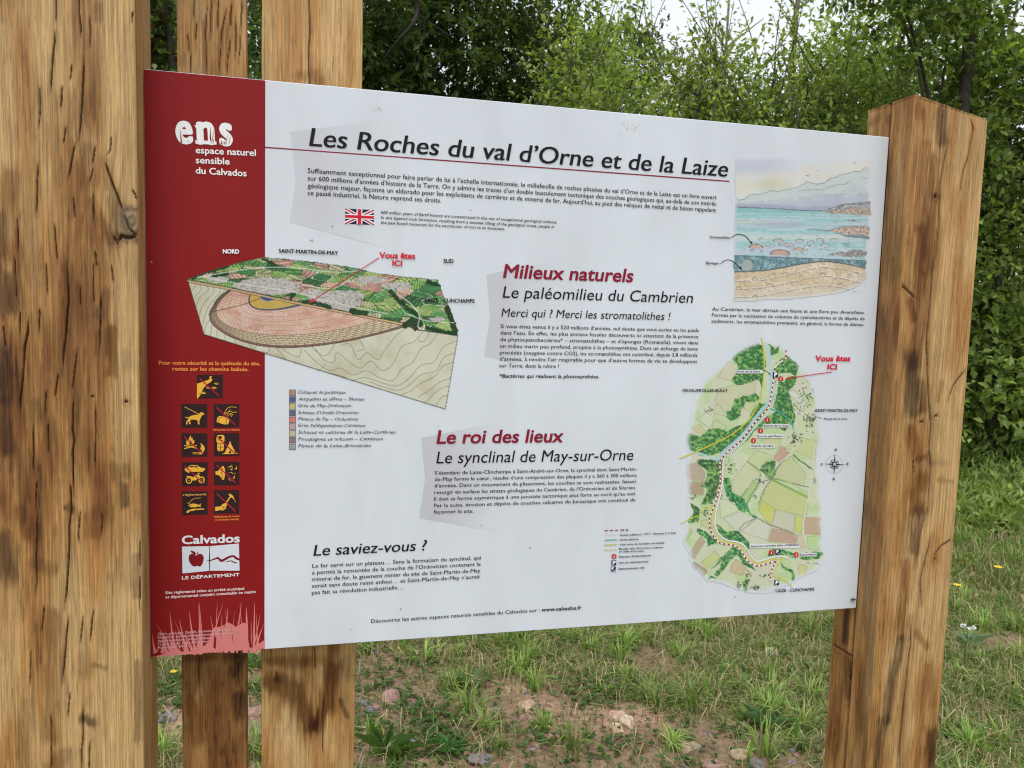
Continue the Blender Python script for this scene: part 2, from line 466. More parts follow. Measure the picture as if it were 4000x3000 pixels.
st += [(zb(p), *r_) for p, *r_ in [
    ([(30, 150), (60, 330)], .022, 'd', .7), ([(0, 620), (50, 760), (20, 900)], .026, 'd', .8), ([(30, 950), (60, 1250)], .012, 'd', .6),
    ([(690, 250), (640, 380)], .012, 'd', .5), ([(225, 970), (235, 1040)], .014, 'd', .4), ([(320, 1090), (325, 1170)], .012, 'd', .3),
    ([(740, 1370), (750, 1430)], .012, 'd', .45), ([(815, 1370), (820, 1420)], .010, 'd', .45), ([(810, 1490), (815, 1610)], .009, 'd', .7), ([(430, 1630), (460, 1640)], .010, 'd', .75),
    ([(730, 480), (720, 760)], .009, 'b', .8), ([(600, 0), (560, 700), (600, 1300)], .05, 'b', .35), ([(0, 1350), (30, 1500)], .012, 'p', .5),
    ([(820, 640), (830, 700)], .013, 'g', .4), ([(250, 150), (300, 900), (250, 1500)], .05, 'b', .3)]]
st += [(zc(p), *r_) for p, *r_ in [
    ([(0, 170), (30, 330)], .022, 'd', .75), ([(190, 290), (300, 330)], .012, 'd', .4), ([(120, 10), (180, 130)], .020, 'b', .6), ([(560, 10), (540, 120)], .016, 'b', .5),
    ([(490, 1190), (525, 1215)], .009, 'd', .8), ([(795, 250), (790, 480)], .007, 'd', .5), ([(790, 870), (795, 1300)], .008, 'd', .5),
    ([(310, 600), (290, 900), (300, 1300)], .016, 'b', .65), ([(550, 880), (600, 900)], .006, 'd', .5), ([(380, 1400), (300, 1470)], .016, 'd', .45),
    ([(150, 1100), (140, 1450)], .012, 'g', .4), ([(570, 650), (520, 900)], .02, 'b', .35), ([(740, 280), (740, 420)], .012, 'g', .35)]]
ka = on_plane(850 / 1.659, 1420 / 1.659, 1, FY)
KNOTS[(1, 'front')] = [('k', float(ka[0]), float(ka[2]), 17.0)]
kb = on_plane(0.0, 1000 + 1300 / 1.659, 1, FY)
def heart_left(face, a, z):
    if face != 'front': return np.full(a.shape, 0.42)
    edge = -0.028 + 0.012 * (fbm(z * 6, z * 0, 91, 3) - 0.5)
    mid = np.clip(0.74 - 0.5 * np.abs(z - (TOP - 0.42)) / 0.6, 0.36, 0.8)
    pale_low = sstep(TOP - 0.62, TOP - 0.75, z) * sstep(-0.115, -0.085, a)
    return mid * (1 - sstep(edge - 0.018, edge + 0.006, a) * 0.75) - 0.35 * pale_low - 0.12 * sstep(TOP - .28, TOP - .05, z)
LP = timber('wooden_post', -0.215, 0.0, FY, BY, -0.3, lambda x, y: TOP + 0.55 + 0 * (x + y),
            oak(1, heart_left, {'front': on_front(cr)}, {'front': on_front(st)}, {'right': (-0.001, 0.0068)}, fleck=0.8, tone=.92),
            res=0.00085, dense=('front', 'right'), slices=(TOP - 1.12, TOP + 0.2), parent=board, seed=1,
            label='near oak post on the left with long drying cracks and a split knot')

# ---- right post
zA, zB, zC = zm(2600, 0, 1.58), zm(3200, 900, 1.5088), zm(3100, 2000, 1.659)
cr = [(zA(p), w_) for p, w_ in [([(1712, 680), (1708, 760), (1700, 820), (1692, 1000)], .0022), ([(1745, 870), (1720, 1000), (1690, 1170), (1688, 1400), (1662, 1660)], .0018),
      ([(1880, 720), (1900, 800), (1870, 960), (1830, 1100), (1820, 1170)], .0016), ([(1655, 1210), (1672, 1215)], .004)]]
cr += [(zB(p), w_) for p, w_ in [([(690, 0), (672, 200), (655, 450), (635, 640), (640, 850), (650, 1040), (658, 1150), (650, 1300), (660, 1400), (635, 1660)], .0030),
      ([(455, 322), (475, 315), (510, 345), (575, 410)], .0018), ([(860, 825), (790, 920), (762, 1000)], .0016), ([(590, 1130), (615, 1130)], .0024),
      ([(555, 1350), (560, 1440)], .002), ([(675, 1100), (700, 1092)], .0018), ([(520, 68), (526, 72)], .002)]]
cr += [(zC(p), w_) for p, w_ in [([(855, 0), (820, 180), (790, 360)], .0018), ([(895, 150), (850, 330), (825, 450), (825, 600)], .0020),
      ([(765, 690), (760, 850), (740, 1020), (715, 1250), (690, 1500), (688, 1700)], .0028), ([(1025, 180), (960, 220), (915, 275)], .0016), ([(915, 300), (918, 308)], .003)]]
st = [(zA(p), *r_) for p, *r_ in [([(1700, 680), (1705, 860)], .014, 'd', .75), ([(1540, 620), (1560, 700)], .02, 'b', .7), ([(1650, 1000), (1620, 1300), (1600, 1659)], .018, 'b', .9),
      ([(1660, 1215), (1665, 1222)], .008, 'd', .7), ([(1600, 900), (1560, 1400)], .014, 'b', .5)]]
st += [(zB(p), *r_) for p, *r_ in [([(600, 0), (600, 300), (600, 550), (560, 780)], .018, 'b', 1.0), ([(540, 420), (560, 520)], .010, 'b', .9),
      ([(540, 760), (545, 980), (560, 1060)], .022, 'd', .85), ([(600, 900), (610, 1050)], .012, 'd', .6), ([(540, 1180), (570, 1300)], .018, 'b', 1.0), ([(580, 1350), (640, 1330)], .008, 'b', .8),
      ([(600, 1470), (560, 1560), (590, 1640)], .022, 'b', .9), ([(700, 1470), (780, 1480)], .006, 'd', .4), ([(640, 1370), (760, 1370)], .006, 'g', .4),
      ([(720, 900), (700, 1000)], .008, 'b', .5), ([(440, 900), (430, 1100)], .010, 'd', .5)]]
st += [(zC(p), *r_) for p, *r_ in [([(800, 0), (780, 230)], .020, 'd', .7), ([(730, 330), (710, 560), (700, 800)], .014, 'b', 1.0), ([(700, 830), (640, 1080), (610, 1250), (590, 1350)], .014, 'd', .75),
      ([(590, 1350), (560, 1480), (540, 1680)], .013, 'd', 1.1), ([(900, 1440), (900, 1650)], .014, 'd', .7), ([(800, 780), (860, 870)], .010, 'b', .7), ([(880, 1000), (900, 1250)], .012, 'b', .5),
      ([(760, 600), (760, 700)], .010, 'p', .4)]]
lst = on_side([(zC([(350, 650), (330, 830)]), .012, 'd', .8), (zC([(350, 930), (350, 1200)]), .010, 'd', .6), (zC([(470, 0), (500, 600), (470, 1200), (440, 1659)]), .030, 'd', .45),
               (zA([(1360, 1100), (1400, 1659)]), .035, 'g', .6), (zA([(1270, 760), (1320, 720)]), .01, 'd', .4), (zB([(360, 500), (370, 1000), (300, 1659)]), .03, 'd', .45)], PW)
lcr = on_side([(zC([(245, 855), (300, 885), (375, 935)]), .0016), (zC([(360, 930), (350, 1250)]), .0010), (zC([(405, 950), (400, 1400)]), .0006)], PW)
def heart_right(face, a, z):
    if face == 'left': return np.full(a.shape, 0.60)
    if face != 'front': return np.full(a.shape, 0.5)
    return 0.36 + 0.28 * sstep(TOP - 0.65, TOP - 1.1, z) - 0.12 * sstep(1.25, 1.30, a)
def top_right(x, y):
    return TOP + 0.0540 - (x - PW) * 0.178 - (y + 0.0547) * 0.012
RP = timber('wooden_post', PW, PW + 0.148, FY, BY, -0.3, top_right,
            oak(2, heart_right, {'front': on_front(cr), 'left': lcr}, {'front': on_front(st), 'left': lst}, {'left': (-0.001, 0.0068)}, fleck=0.8, tone=.9),
            res=0.0012, dense=('front', 'left'), slices=(TOP - 1.25, TOP + 0.06), parent=board, seed=2, rad=0.002,
            label='far oak post on the right with a slanted top and one long crack')

# ---- the two planks behind the panel
ze = zm(560, 0, 4.424); zf = zm(1000, 0, 1.58)
QY = 0.064
def plank(x0, x1, seed, cr, st, heart, label, tone=1.0):
    cx = (x0 + x1) / 2
    cr = [([(a - cx, z) for a, z in p], w_) for p, w_ in on_front(cr, QY)]
    st = [([(a - cx, z) for a, z in p], *r_) for p, *r_ in on_front(st, QY)]
    o = timber('wooden_plank', x0 - cx, x1 - cx, 0, 0.028, -0.3, lambda x, y: TOP + 0.55 + 0 * (x + y),
               oak(seed, heart, {'front': cr}, {'front': st}, fleck=0.9, tone=tone), res=0.0012, dense=('front',),
               slices=(TOP - 1.12, TOP + 0.2), seed=seed, rad=0.002, label=label, category='plank', group='planks standing behind the sign panel')
    o.location = (cx, QY, 0)
    return o
def heart_p1(face, a, z): return 0.28 + 0.44 * sstep(TOP - 0.5, TOP - 0.8, z)
def heart_p2(face, a, z): return 0.22 + 0.22 * sstep(TOP - 0.5, TOP - 0.8, z)
plank(0.0345, 0.1305, 3,
      [(ze(p), .0007) for p in ([(1190, -200), (1165, 200), (1155, 500), (1140, 700)], [(880, -100), (870, 300)], [(770, 600), (775, 900)], [(1530, 50), (1500, 490)],
       [(1440, 150), (1340, 600), (1310, 1300)], [(1500, 650), (1470, 900), (1440, 1300)], [(810, 900), (805, 1300)], [(1100, 100), (1070, 600), (1090, 1300)], [(1290, 0), (1280, 500)],
       [(1710, 0), (1680, 500), (1650, 1100)], [(920, 400), (900, 700)], [(1600, 400), (1590, 1000)])] +
      [(zc(p), .0010) for p in ([(1150, 830), (1140, 1000)], [(1380, 1050), (1385, 1200)], [(1370, 850), (1375, 1000)])],
      [(ze([(1050, 400), (1060, 1300)]), .006, 'b', .5), (zc([(1380, 840), (1360, 930)]), .012, 'd', .8), (zc([(1375, 1060), (1385, 1160)]), .013, 'd', .8),
       (zc([(1130, 840), (1140, 950), (1110, 1050)]), .012, 'd', .5), (zc([(1100, 1100), (1140, 1300)]), .018, 'b', .8), (zc([(1040, 830), (1390, 830)]), .012, 'b', .7)],  # full-width bar under the panel edge is contact shade painted brown
      heart_p1, 'narrow oak plank standing behind the red strip, next to the near post')
plank(0.1525, 0.2995, 4,
      [(zf([(325, -60), (335, 200), (325, 350), (330, 560)]), .0009), (zc([(1812, 780), (1815, 900)]), .0006), (zc([(1865, 1050), (1860, 1400)]), .0006),
       (zc([(1560, 780), (1555, 860)]), .0004), (zc([(1590, 920), (1598, 975)]), .0014)],
      [(zf([(380, 470), (390, 500)]), .016, 'b', .6), (zf([(270, 460), (300, 470)]), .010, 'b', .5), (zc([(1560, 860), (1760, 850)]), .012, 'b', .5),
       (zc([(1540, 1000), (1610, 970), (1680, 1030), (1740, 1120), (1800, 1230)]), .018, 'd', .34), (zc([(1800, 1230), (1880, 1120), (1920, 900)]), .015, 'b', .9), (zc([(1520, 850), (1700, 880), (1850, 850)]), .014, 'b', .5), (zc([(1590, 965), (1600, 970)]), .006, 'd', .9),
       (zc([(1545, 975), (1690, 1030), (1780, 1190), (1800, 1230)]), .026, 'b', 1.0), (zc([(1910, 780), (1905, 1000), (1890, 1120), (1820, 1240)]), .016, 'b', 1.0),
       (zc([(1960, 1080), (2000, 1180)]), .004, 'd', .7), (zc([(2000, 850), (2010, 960)]), .010, 'g', .4), (zc([(1650, 1200), (1600, 1450)]), .03, 'p', .5)],
      heart_p2, 'wide oak plank standing behind the white part of the panel')
# ================================================================ the printed panel
panel_me = None
bm_v = []; T = 0.006
WHITE_OBS = lin(np.array([204, 209, 217]) / 255.0)
def paper_white(): return WHITE_OBS * 1.04
def ink(c):
    """a colour as it reads on the panel (0..255) -> base colour"""
    r = lin(np.asarray(c, float) / 255.0) / WHITE_OBS * paper_white()
    if r.ndim == 1: y = float(r @ np.array([.2126, .7152, .0722])); r = r * .97 + y * .03
    else: r = r * .97 + (r @ np.array([.2126, .7152, .0722]))[..., None] * .03
    return np.clip(r, 0.004, 0.8)
def make_panel():
    # laminated board with a tiny rounded edge: front, back and four edges
    e = 0.0008
    x0, x1, z0, z1 = 0.0, PW, TOP - PH, TOP
    V = []
    for (y, k) in ((0.0, e), (e, 0.0), (T - e, 0.0), (T, e)):
        V += [(x0 + k, y, z0 + k), (x1 - k, y, z0 + k), (x1 - k, y, z1 - k), (x0 + k, y, z1 - k)]
    F = [(0, 1, 2, 3), (15, 14, 13, 12)]
    for r in range(3):
        for i in range(4):
            a = r * 4 + i; b = r * 4 + (i + 1) % 4
            F.append((a + 4, b + 4, b, a))
    me = mesh_np('panel', V, np.array(F), np.tile(paper_white(), (16, 1)))
    return put('panel', me, INK, board, label='flat white laminated panel with a red strip down its left side')
PANEL = make_panel()
LAY = 0.00018

class Print:
    """flat print: coloured triangles lying on the panel, layer by layer"""
    def __init__(s, name, base=1, label=None):
        s.name = name; s.V = []; s.C = []; s.F3 = []; s.F4 = []; s.n = 0; s.base = base; s.label = label; s.sub = 0
    def _add(s, uv, col, layer, world=False):
        q = np.asarray(uv, float) if world else pp(np.array([p[0] for p in uv]), np.array([p[1] for p in uv]))
        s.sub += 1
        y = -LAY * (s.base + layer) - 0.000001 * (s.sub % 60)
        v = np.stack([q[:, 0], np.full(len(q), y), q[:, 1]], -1)
        s.V.append(v); s.C.append(np.tile(ink(col), (len(v), 1)) if np.ndim(col) == 1 else np.array([ink(c) for c in col]))
        k = s.n; s.n += len(v)
        return k
    def poly(s, pts, col, layer=1):
        k = s._add(pts, col, layer)
        from mathutils.geometry import tessellate_polygon
        for t in tessellate_polygon([[Vector((p[0], -p[1], 0)) for p in pts]]):
            s.F3.append((k + t[0], k + t[1], k + t[2]))
    def line(s, pts, wd, col, layer=2, taper=False, dash=None):
        """ribbon of width wd (photo px); dash = (on, off)"""
        P = np.array(pts, float)
        if dash:
            L = np.concatenate([[0], np.cumsum(np.hypot(*np.diff(P, axis=0).T))])
            t = 0.0
            while t < L[-1]:
                a, b = t, min(t + dash[0], L[-1]); t += dash[0] + dash[1]
                ts = np.concatenate([[a], L[(L > a) & (L < b)], [b]])
                s.line(np.stack([np.interp(ts, L, P[:, 0]), np.interp(ts, L, P[:, 1])], -1), wd, col, layer)
            return
        if len(P) < 2: return
        d = np.gradient(P, axis=0); d /= (np.linalg.norm(d, axis=1, keepdims=True) + 1e-9)
        nrm = np.stack([-d[:, 1], d[:, 0]], -1)
        ww = np.full(len(P), wd / 2.0)
        if taper: ww = ww * np.clip(np.linspace(1.0, 0.05, len(P)), 0.05, 1)
        A = P + nrm * ww[:, None]; B = P - nrm * ww[:, None]
        k = s._add(list(map(tuple, np.vstack([A, B]))), col, layer)
        m = len(P)
        for i in range(m - 1): s.F4.append((k + i, k + i + 1, k + m + i + 1, k + m + i))
    def disc(s, c, rx, ry, col, layer=2, n=20, a0=0, a1=2 * math.pi):
        s.poly([(c[0] + rx * math.cos(a0 + (a1 - a0) * i / n), c[1] + ry * math.sin(a0 + (a1 - a0) * i / n)) for i in range(n)], col, layer)
    def ring(s, c, rx, ry, wd, col, layer=2, n=24, a0=0, a1=2 * math.pi):
        s.line([(c[0] + rx * math.cos(a0 + (a1 - a0) * i / n), c[1] + ry * math.sin(a0 + (a1 - a0) * i / n)) for i in range(n + 1)], wd, col, layer)
    def text(s, body, a, b, cap, col=(22, 22, 28), bold=0.0, shear=0.0, layer=3, hand=False, squeeze=False, res=3):
        """one line of lettering from baseline point a to b, capitals cap px high at a"""
        v, f, w0, c0 = glyphs(body, res, shear if not hand else 0.25)
        qa, qb = pp(np.array([a[0], b[0]]), np.array([a[1], b[1]]))
        hh = pp(np.array([a[0], a[0]]), np.array([a[1], a[1] - cap]))
        capm = hh[1][1] - hh[0][1]
        dx, dz = qb - qa; L = math.hypot(dx, dz); ux, uz = dx / L, dz / L
        sy = capm / CAPH; sx = L / w0
        x = (v[:, 0] - c0) * sx; z = v[:, 1] * sy
        if hand:
            z = z * (1 + 0.08 * np.sin(x * 500 + 1.3)) + capm * 0.07 * np.sin(x * 260)
        W = np.stack([qa[0] + x * ux - z * uz, qa[1] + x * uz + z * ux], -1)
        offs = [(0, 0)]
        if bold:
            bb = bold * capm
            offs = [(-bb, 0), (bb, 0)] if bold <= 0.028 else [(-bb, 0), (bb, 0), (0, bb * 0.8), (0, -bb * 0.8)]
            if bold > 0.034: offs += [(-bb * .7, bb * .6), (bb * .7, bb * .6), (-bb * .7, -bb * .6), (bb * .7, -bb * .6)]
        for (ox, oz) in offs:
            k = s._add(W + np.array([[ox, oz]]), col, layer, world=True)
            for t in f: s.F3.append((k + t[0], k + t[1], k + t[2]))
    def build(s, parent=None):
        V = np.vstack(s.V); C = np.vstack(s.C)
        F = []
        if s.F3: F.append(np.array(s.F3))
        if s.F4: F.append(np.array(s.F4))
        me = mesh_np(s.name, V, F, C)
        o = put(s.name, me, INK, parent or PANEL)
        if s.label: o['label'] = s.label
        return o

_gc = {}
_tc = bpy.data.curves.new('type', 'FONT'); _to = bpy.data.objects.new('type', _tc); COL.objects.link(_to)
def glyphs(body, res, shear):
    key = (body, res, shear)
    if key in _gc: return _gc[key]
    _tc.body = body; _tc.resolution_u = res; _tc.shear = shear; _tc.size = 1.0
    dg = bpy.context.evaluated_depsgraph_get(); dg.update()
    me = _to.evaluated_get(dg).to_mesh()
    v = np.zeros(len(me.vertices) * 3, np.float32); me.vertices.foreach_get('co', v); v = v.reshape(-1, 3)[:, :2].astype(float)
    f = []
    for p in me.polygons:
        vs = list(p.vertices)
        for i in range(1, len(vs) - 1): f.append((vs[0], vs[i], vs[i + 1]))
    x0 = v[:, 0].min(); w0 = v[:, 0].max() - x0
    _to.evaluated_get(dg).to_mesh_clear()
    _gc[key] = (v, f, w0, x0)
    return _gc[key]
CAPH = 1.0
_v = glyphs('H', 3, 0.0)[0]; CAPH = float(_v[:, 1].max() - _v[:, 1].min())

BLK = (24, 24, 30); REDT = (134, 24, 48); REDH = (204, 30, 56)
z1 = zm(500, 200, 2.212); z2 = zm(1100, 400, 1.8433); z3 = zm(2100, 500, 1.58); z4 = zm(500, 1300, 2.0733); z5 = zm(500, 1950, 2.37)
z6 = zm(700, 900, 1.8433); z7 = zm(1050, 1480, 3.6867); z8 = zm(1800, 950, 2.212); z9 = zm(1600, 1600, 2.212); z10 = zm(1100, 2050, 1.7015)
z11 = zm(2300, 1950, 1.8433); z12 = zm(2600, 1250, 2.5518); z13 = zm(2700, 560, 2.1825); z14 = zm(2620, 1700, 2.5523)

def one(z, p): return z([p])[0]
def lines(pr, z, rows, cap, **kw):
    for body, a, b in rows: pr.text(body, one(z, a), one(z, b), cap, **kw)

# red strip
p = Print('red_strip', 1, 'deep red strip printed down the left side of the panel')
RED = (132, 21, 24)
q0 = pp(np.array([560.3, 1034.4, 1034.6, 587.3]), np.array([269.5, 314.8, 2533.0, 2567.4]))
xr = float((q0[1][0] + q0[2][0]) / 2)
k = p._add(np.array([[0.0006, TOP - 0.0006], [xr, TOP - 0.0006], [xr, TOP - PH + 0.0006], [0.0006, TOP - PH + 0.0006]]), RED, 0, world=True)
p.F4.append((k + 3, k + 2, k + 1, k)); p.build()

# pale shapes behind the headings
def ghost(z, L, M, R, cols):
    g = Print('background_shape', 1)
    c0, c1 = cols; cw = (204, 209, 217)
    n = 14
    def lerp(a, b, t): return (a[0] + (b[0] - a[0]) * t, a[1] + (b[1] - a[1]) * t)
    chains = []
    for i in range(n + 1):
        t = i / n
        row = []
        for l, r in zip(L, R): row.append(lerp(l, r, t))
        chains.append(z(row))
    pts = [p for ch in chains for p in ch]; cs = []
    for i in range(n + 1):
        t = i / n; f = 1 - float(sstep(0.15, 1.0, t))
        for _ in L: cs.append(tuple(np.array(cw) * (1 - f) + np.array(c0) * f))
    k = g._add(pts, cs, 0); m = len(L)
    for i in range(n):
        for j in range(m - 1):
            a = k + i * m + j
            g.F4.append((a, a + m, a + m + 1, a + 1))
    g.build()
# specks of dirt that sit on the print
p = Print('dirt_speck', 7, 'tiny specks of dirt on the panel')
rs_ = random.Random(5)
for (sx, sy, sr) in [(1298, 884, 3), (1837, 821, 2.6), (2070, 2138, 3.2), (2070, 2138, 2), (1565, 2378, 3), (1374, 2457, 2.6), (1219, 938, 4), (1212, 940, 2), (2304, 2393, 2), (3336, 636, 3), (2420, 520, 2), (2480, 500, 2.5), (2450, 480, 1.6), (1480, 420, 2), (1490, 430, 1.6), (1712, 1667, 2), (2260, 1662, 2), (2870, 2330, 3), (1880, 2051, 2.6), (593, 1024, 3)] + [(rs_.uniform(1050, 3350), rs_.uniform(480, 2350), rs_.uniform(.7, 1.5)) for _ in range(40)]:
    p.disc((sx, sy), sr, sr * .8, (rs_.choice([96, 120, 140]),) * 3 if sx > 1030 else (200, 190, 190), 0, 7)
for (sx, sy) in [(1470, 400), (1478, 432), (2440, 478), (2462, 492), (2486, 486), (1155, 2390)]:
    for _ in range(5): a_, b_ = rs_.gauss(0, 9), rs_.gauss(0, 12); p.line([(sx + a_, sy + b_), (sx + a_ + rs_.uniform(-3, 3), sy + b_ + rs_.uniform(3, 10))], 1.3, (176, 172, 164), 0)
p.build()['kind'] = 'stuff'
ghost(z2, [(62, 212), (102, 570), (58, 862)], None, [(850, 110), (900, 600), (760, 1050)], ((194, 194, 204), None))
ghost(z8, [(222, 270), (252, 640), (200, 972)], None, [(860, 140), (900, 640), (620, 1080)], ((190, 190, 199), None))
ghost(z9, [(100, 245), (133, 600), (82, 938)], None, [(860, 90), (950, 640), (800, 1060)], ((188, 187, 194), None))

p = Print('main_heading', 2, 'large black slanted title of the panel')
p.text('Les Roches du val d’Orne et de la Laize', one(z2, (200, 313)), one(z3, (1170, 301)), 70.5, BLK, bold=0.022, shear=0.14, res=4)
p.build()
p = Print('underline', 1, 'thin dark red line under the title')
p.line([(1035.5, 575.5), (2849, 708.5)], 4.6, REDT, 1); p.build()

p = Print('intro_text', 2)
lines(p, z2, [], 18)
for body, a, b in [('Suffisamment exceptionnel pour faire parler de lui à l’échelle internationale, le millefeuille de roches plissées du val d’Orne et de la Laize est un livre ouvert', (188, 507), (1103, 441)),
                   ('sur 600 millions d’années d’histoire de la Terre. On y admire les traces d’un double basculement tectonique des couches géologiques qui, au-delà de son intérêt', (188, 561), (1100, 480)),
                   ('géologique majeur, façonna un eldorado pour les exploitants de carrières et de minerai de fer. Aujourd’hui, au pied des reliques de métal et de béton rappelant', (188, 615), (1098, 519))]:
    p.text(body, one(z2, a), one(z3, b), 18.5, BLK, bold=0.010, res=2)
p.text('ce passé industriel, la Nature reprend ses droits.', one(z2, (188, 667)), one(z2, (1148, 722)), 18.5, BLK, bold=0.010, res=2)
p.build()
p = Print('english_text', 2)
lines(p, z2, [('600 million years of Earth’history are concentrated in this site of exceptionnal geological richness.', (714, 801), (1983, 872)),
              ('In this layered rock formation, resulting from a tectonic tilting of the geological strata, people in', (714, 838), (1962, 905)),
              ('the past found resources for the exctraction of iron re an limestone.', (714, 874), (1607, 920))], 11.5, col=BLK, bold=0.012, shear=0.16, res=2)
p.build()

# British flag
p = Print('flag', 2, 'small British flag printed beside the English text')
fc = z2([(457, 764), (664, 775), (664, 883), (457, 875)])
def fq(s, t):
    a = np.array(fc)
    q = (a[0] * (1 - s) + a[1] * s) * (1 - t) + (a[3] * (1 - s) + a[2] * s) * t
    return (float(q[0]), float(q[1]))
def fr(s0, t0, s1, t1, c, l): p.poly([fq(s0, t0), fq(s1, t0), fq(s1, t1), fq(s0, t1)], c, l)
fr(0, 0, 1, 1, (36, 34, 84), 0)
FW = (222, 222, 226); FR = (204, 26, 56)
for (a, b) in (((0, 0), (1, 1)), ((1, 0), (0, 1))):
    sg = 1 if a[0] == 0 else -1
    p.poly([fq(a[0], 0), fq(a[0] + sg * .11, 0), fq(b[0], 1 - .17), fq(b[0], 1), fq(b[0] - sg * .11, 1), fq(a[0], .17)], FW, 1)
    p.poly([fq(a[0], 0.0), fq(a[0] + sg * .04, 0), fq(b[0], 1 - .06), fq(b[0], 1), fq(b[0] - sg * .04, 1), fq(a[0], .06)], FR, 2)
fr(.40, 0, .60, 1, FW, 3); fr(0, .34, 1, .66, FW, 3); fr(.44, 0, .56, 1, FR, 4); fr(0, .41, 1, .59, FR, 4)
p.build()

# ens logo
p = Print('logo_lettering', 2, 'white ens lettering with the words espace naturel sensible')
WT = (226, 226, 230)
p.text('e', one(z1, (432, 790)), one(z1, (552, 792)), 120, WT, bold=0.056, res=5, layer=1)
p.text('n', one(z1, (612, 796)), one(z1, (738, 800)), 120, WT, bold=0.056, res=5, layer=1)
p.text('s', one(z1, (806, 806)), one(z1, (892, 810)), 120, WT, bold=0.056, res=5, layer=1)
for cx_ in (618, 722): p.poly(z1([(cx_ - 20, 700), (cx_ + 20, 700), (cx_ + 20, 802), (cx_ - 20, 800)]), WT, 1.4)
for q in ([(585, 800), (580, 770), (700, 775), (700, 806)], [(735, 806), (735, 780), (765, 782), (765, 808)], [(575, 640), (620, 636), (620, 665), (585, 662)]):
    p.poly(z1(q), WT, 1.6)
for q in ([(450, 665), (470, 800), (456, 790)], [(506, 770), (548, 795), (520, 775)], [(712, 650), (706, 760), (722, 800), (716, 700)], [(742, 670), (728, 760), (720, 806), (737, 740)],
          [(730, 760), (745, 810), (738, 760)], [(830, 680), (800, 780), (812, 745)], [(845, 690), (885, 800), (862, 740)], [(860, 720), (848, 820), (842, 800)], [(890, 720), (868, 810), (878, 790)],
          [(810, 770), (820, 812), (802, 800)], [(594, 770), (606, 800), (600, 780)], [(832, 770), (838, 815), (826, 790)]):
    p.poly(z1(q), RED, 2.2)
p.text('espace naturel', one(z1, (588, 881)), one(z1, (1104, 906)), 25, WT, bold=0.03, layer=2.5)
p.text('sensible', one(z1, (588, 968)), one(z1, (878, 980)), 25, WT, bold=0.03, layer=2.5)
p.text('du Calvados', one(z1, (588, 1057)), one(z1, (1024, 1082)), 25, WT, bold=0.03, layer=2.5)
p.build()

# safety lines and pictograms
OR = (238, 136, 62); YE = (232, 170, 52); BR = (48, 30, 32); PK = (176, 24, 58)
p = Print('safety_text', 2, 'orange lettering asking visitors to stay on the marked paths')
p.text('Pour votre sécurité et la quiétude du site,', one(z4, (251, 257)), one(z4, (1070, 263)), 14.5, OR, bold=0.045, res=2)
p.text('restez sur les chemins balisés.', one(z4, (362, 305)), one(z4, (975, 310)), 14.5, OR, bold=0.045, res=2)
p.build()
def picto(x0, y0, x1, y1, draw, bar=True, sub=None, label=None):
    q = Print('pictogram', 2, label)
    q.poly(z4([(x0, y0), (x1, y0 - 1), (x1, y1 - 4), (x0, y1)]), BR, 0)
    draw(q)
    if bar:
        w_, h_ = x1 - x0, y1 - y0
        q.line(z4([(x0 + .11 * w_, y0 + .14 * h_), (x0 + .86 * w_, y0 + .89 * h_)]), 4.2, PK, 3)
    if sub:
        for t, a, b in sub: q.text(t, one(z4, a), one(z4, b), 7, OR, bold=0.04, res=2)
    q.build()
def d_path(q):
    q.poly(z4([(559, 412), (610, 395), (650, 382), (664, 370), (656, 358), (680, 349), (684, 352), (670, 362), (684, 378), (672, 398), (640, 415), (610, 450), (588, 500), (566, 532), (559, 532)]), YE, 1)
    for c, rx, ry in (((716, 412), 18, 7), ((698, 445), 20, 8), ((650, 445), 18, 7), ((606, 487), 27, 9)):
        q.disc(one(z4, c), rx / 2.07, ry / 2.07, YE, 1)
        q.line(z4([(c[0] - rx, c[1] + 4), (c[0] + rx, c[1] - 5)]), 1.6, BR, 2)
def d_dog(q):
    q.line(z4([(458, 598), (580, 662)]), 2.4, YE, 2)
    q.poly(z4([(458, 676), (466, 682), (492, 684), (510, 672), (545, 664), (570, 662), (584, 646), (600, 642), (612, 650), (618, 654), (616, 662), (600, 668), (590, 686), (582, 706), (576, 720), (582, 740), (566, 740),
                   (566, 716), (555, 704), (530, 704), (512, 702), (502, 716), (508, 738), (496, 740), (492, 716), (482, 726), (482, 742), (470, 742), (474, 718), (486, 704), (490, 692), (470, 690)]), YE, 1)
def d_bag(q):
    q.poly(z4([(718, 720), (722, 690), (742, 674), (772, 676), (792, 684), (812, 690), (822, 712), (812, 740), (780, 742), (742, 730)]), YE, 1)
    q.line(z4(smooth([(728, 716), (745, 690), (775, 680)])), 1.4, BR, 2); q.line(z4(smooth([(792, 740), (800, 710), (788, 686)])), 1.4, BR, 2)
    q.line(z4(smooth([(880, 604), (830, 600), (800, 616), (784, 648), (776, 668)])), 2, YE, 2); q.line(z4(smooth([(882, 640), (850, 644), (835, 636), (800, 645), (784, 660)])), 2, YE, 2)
    for a in ((815, 650, 840, 678), (800, 650, 812, 676), (830, 650, 852, 666)): q.line(z4([(a[0], a[1]), (a[2], a[3])]), 2.4, YE, 2)
    q.line(z4([(830, 618), (812, 640)]), 1.6, YE, 2)
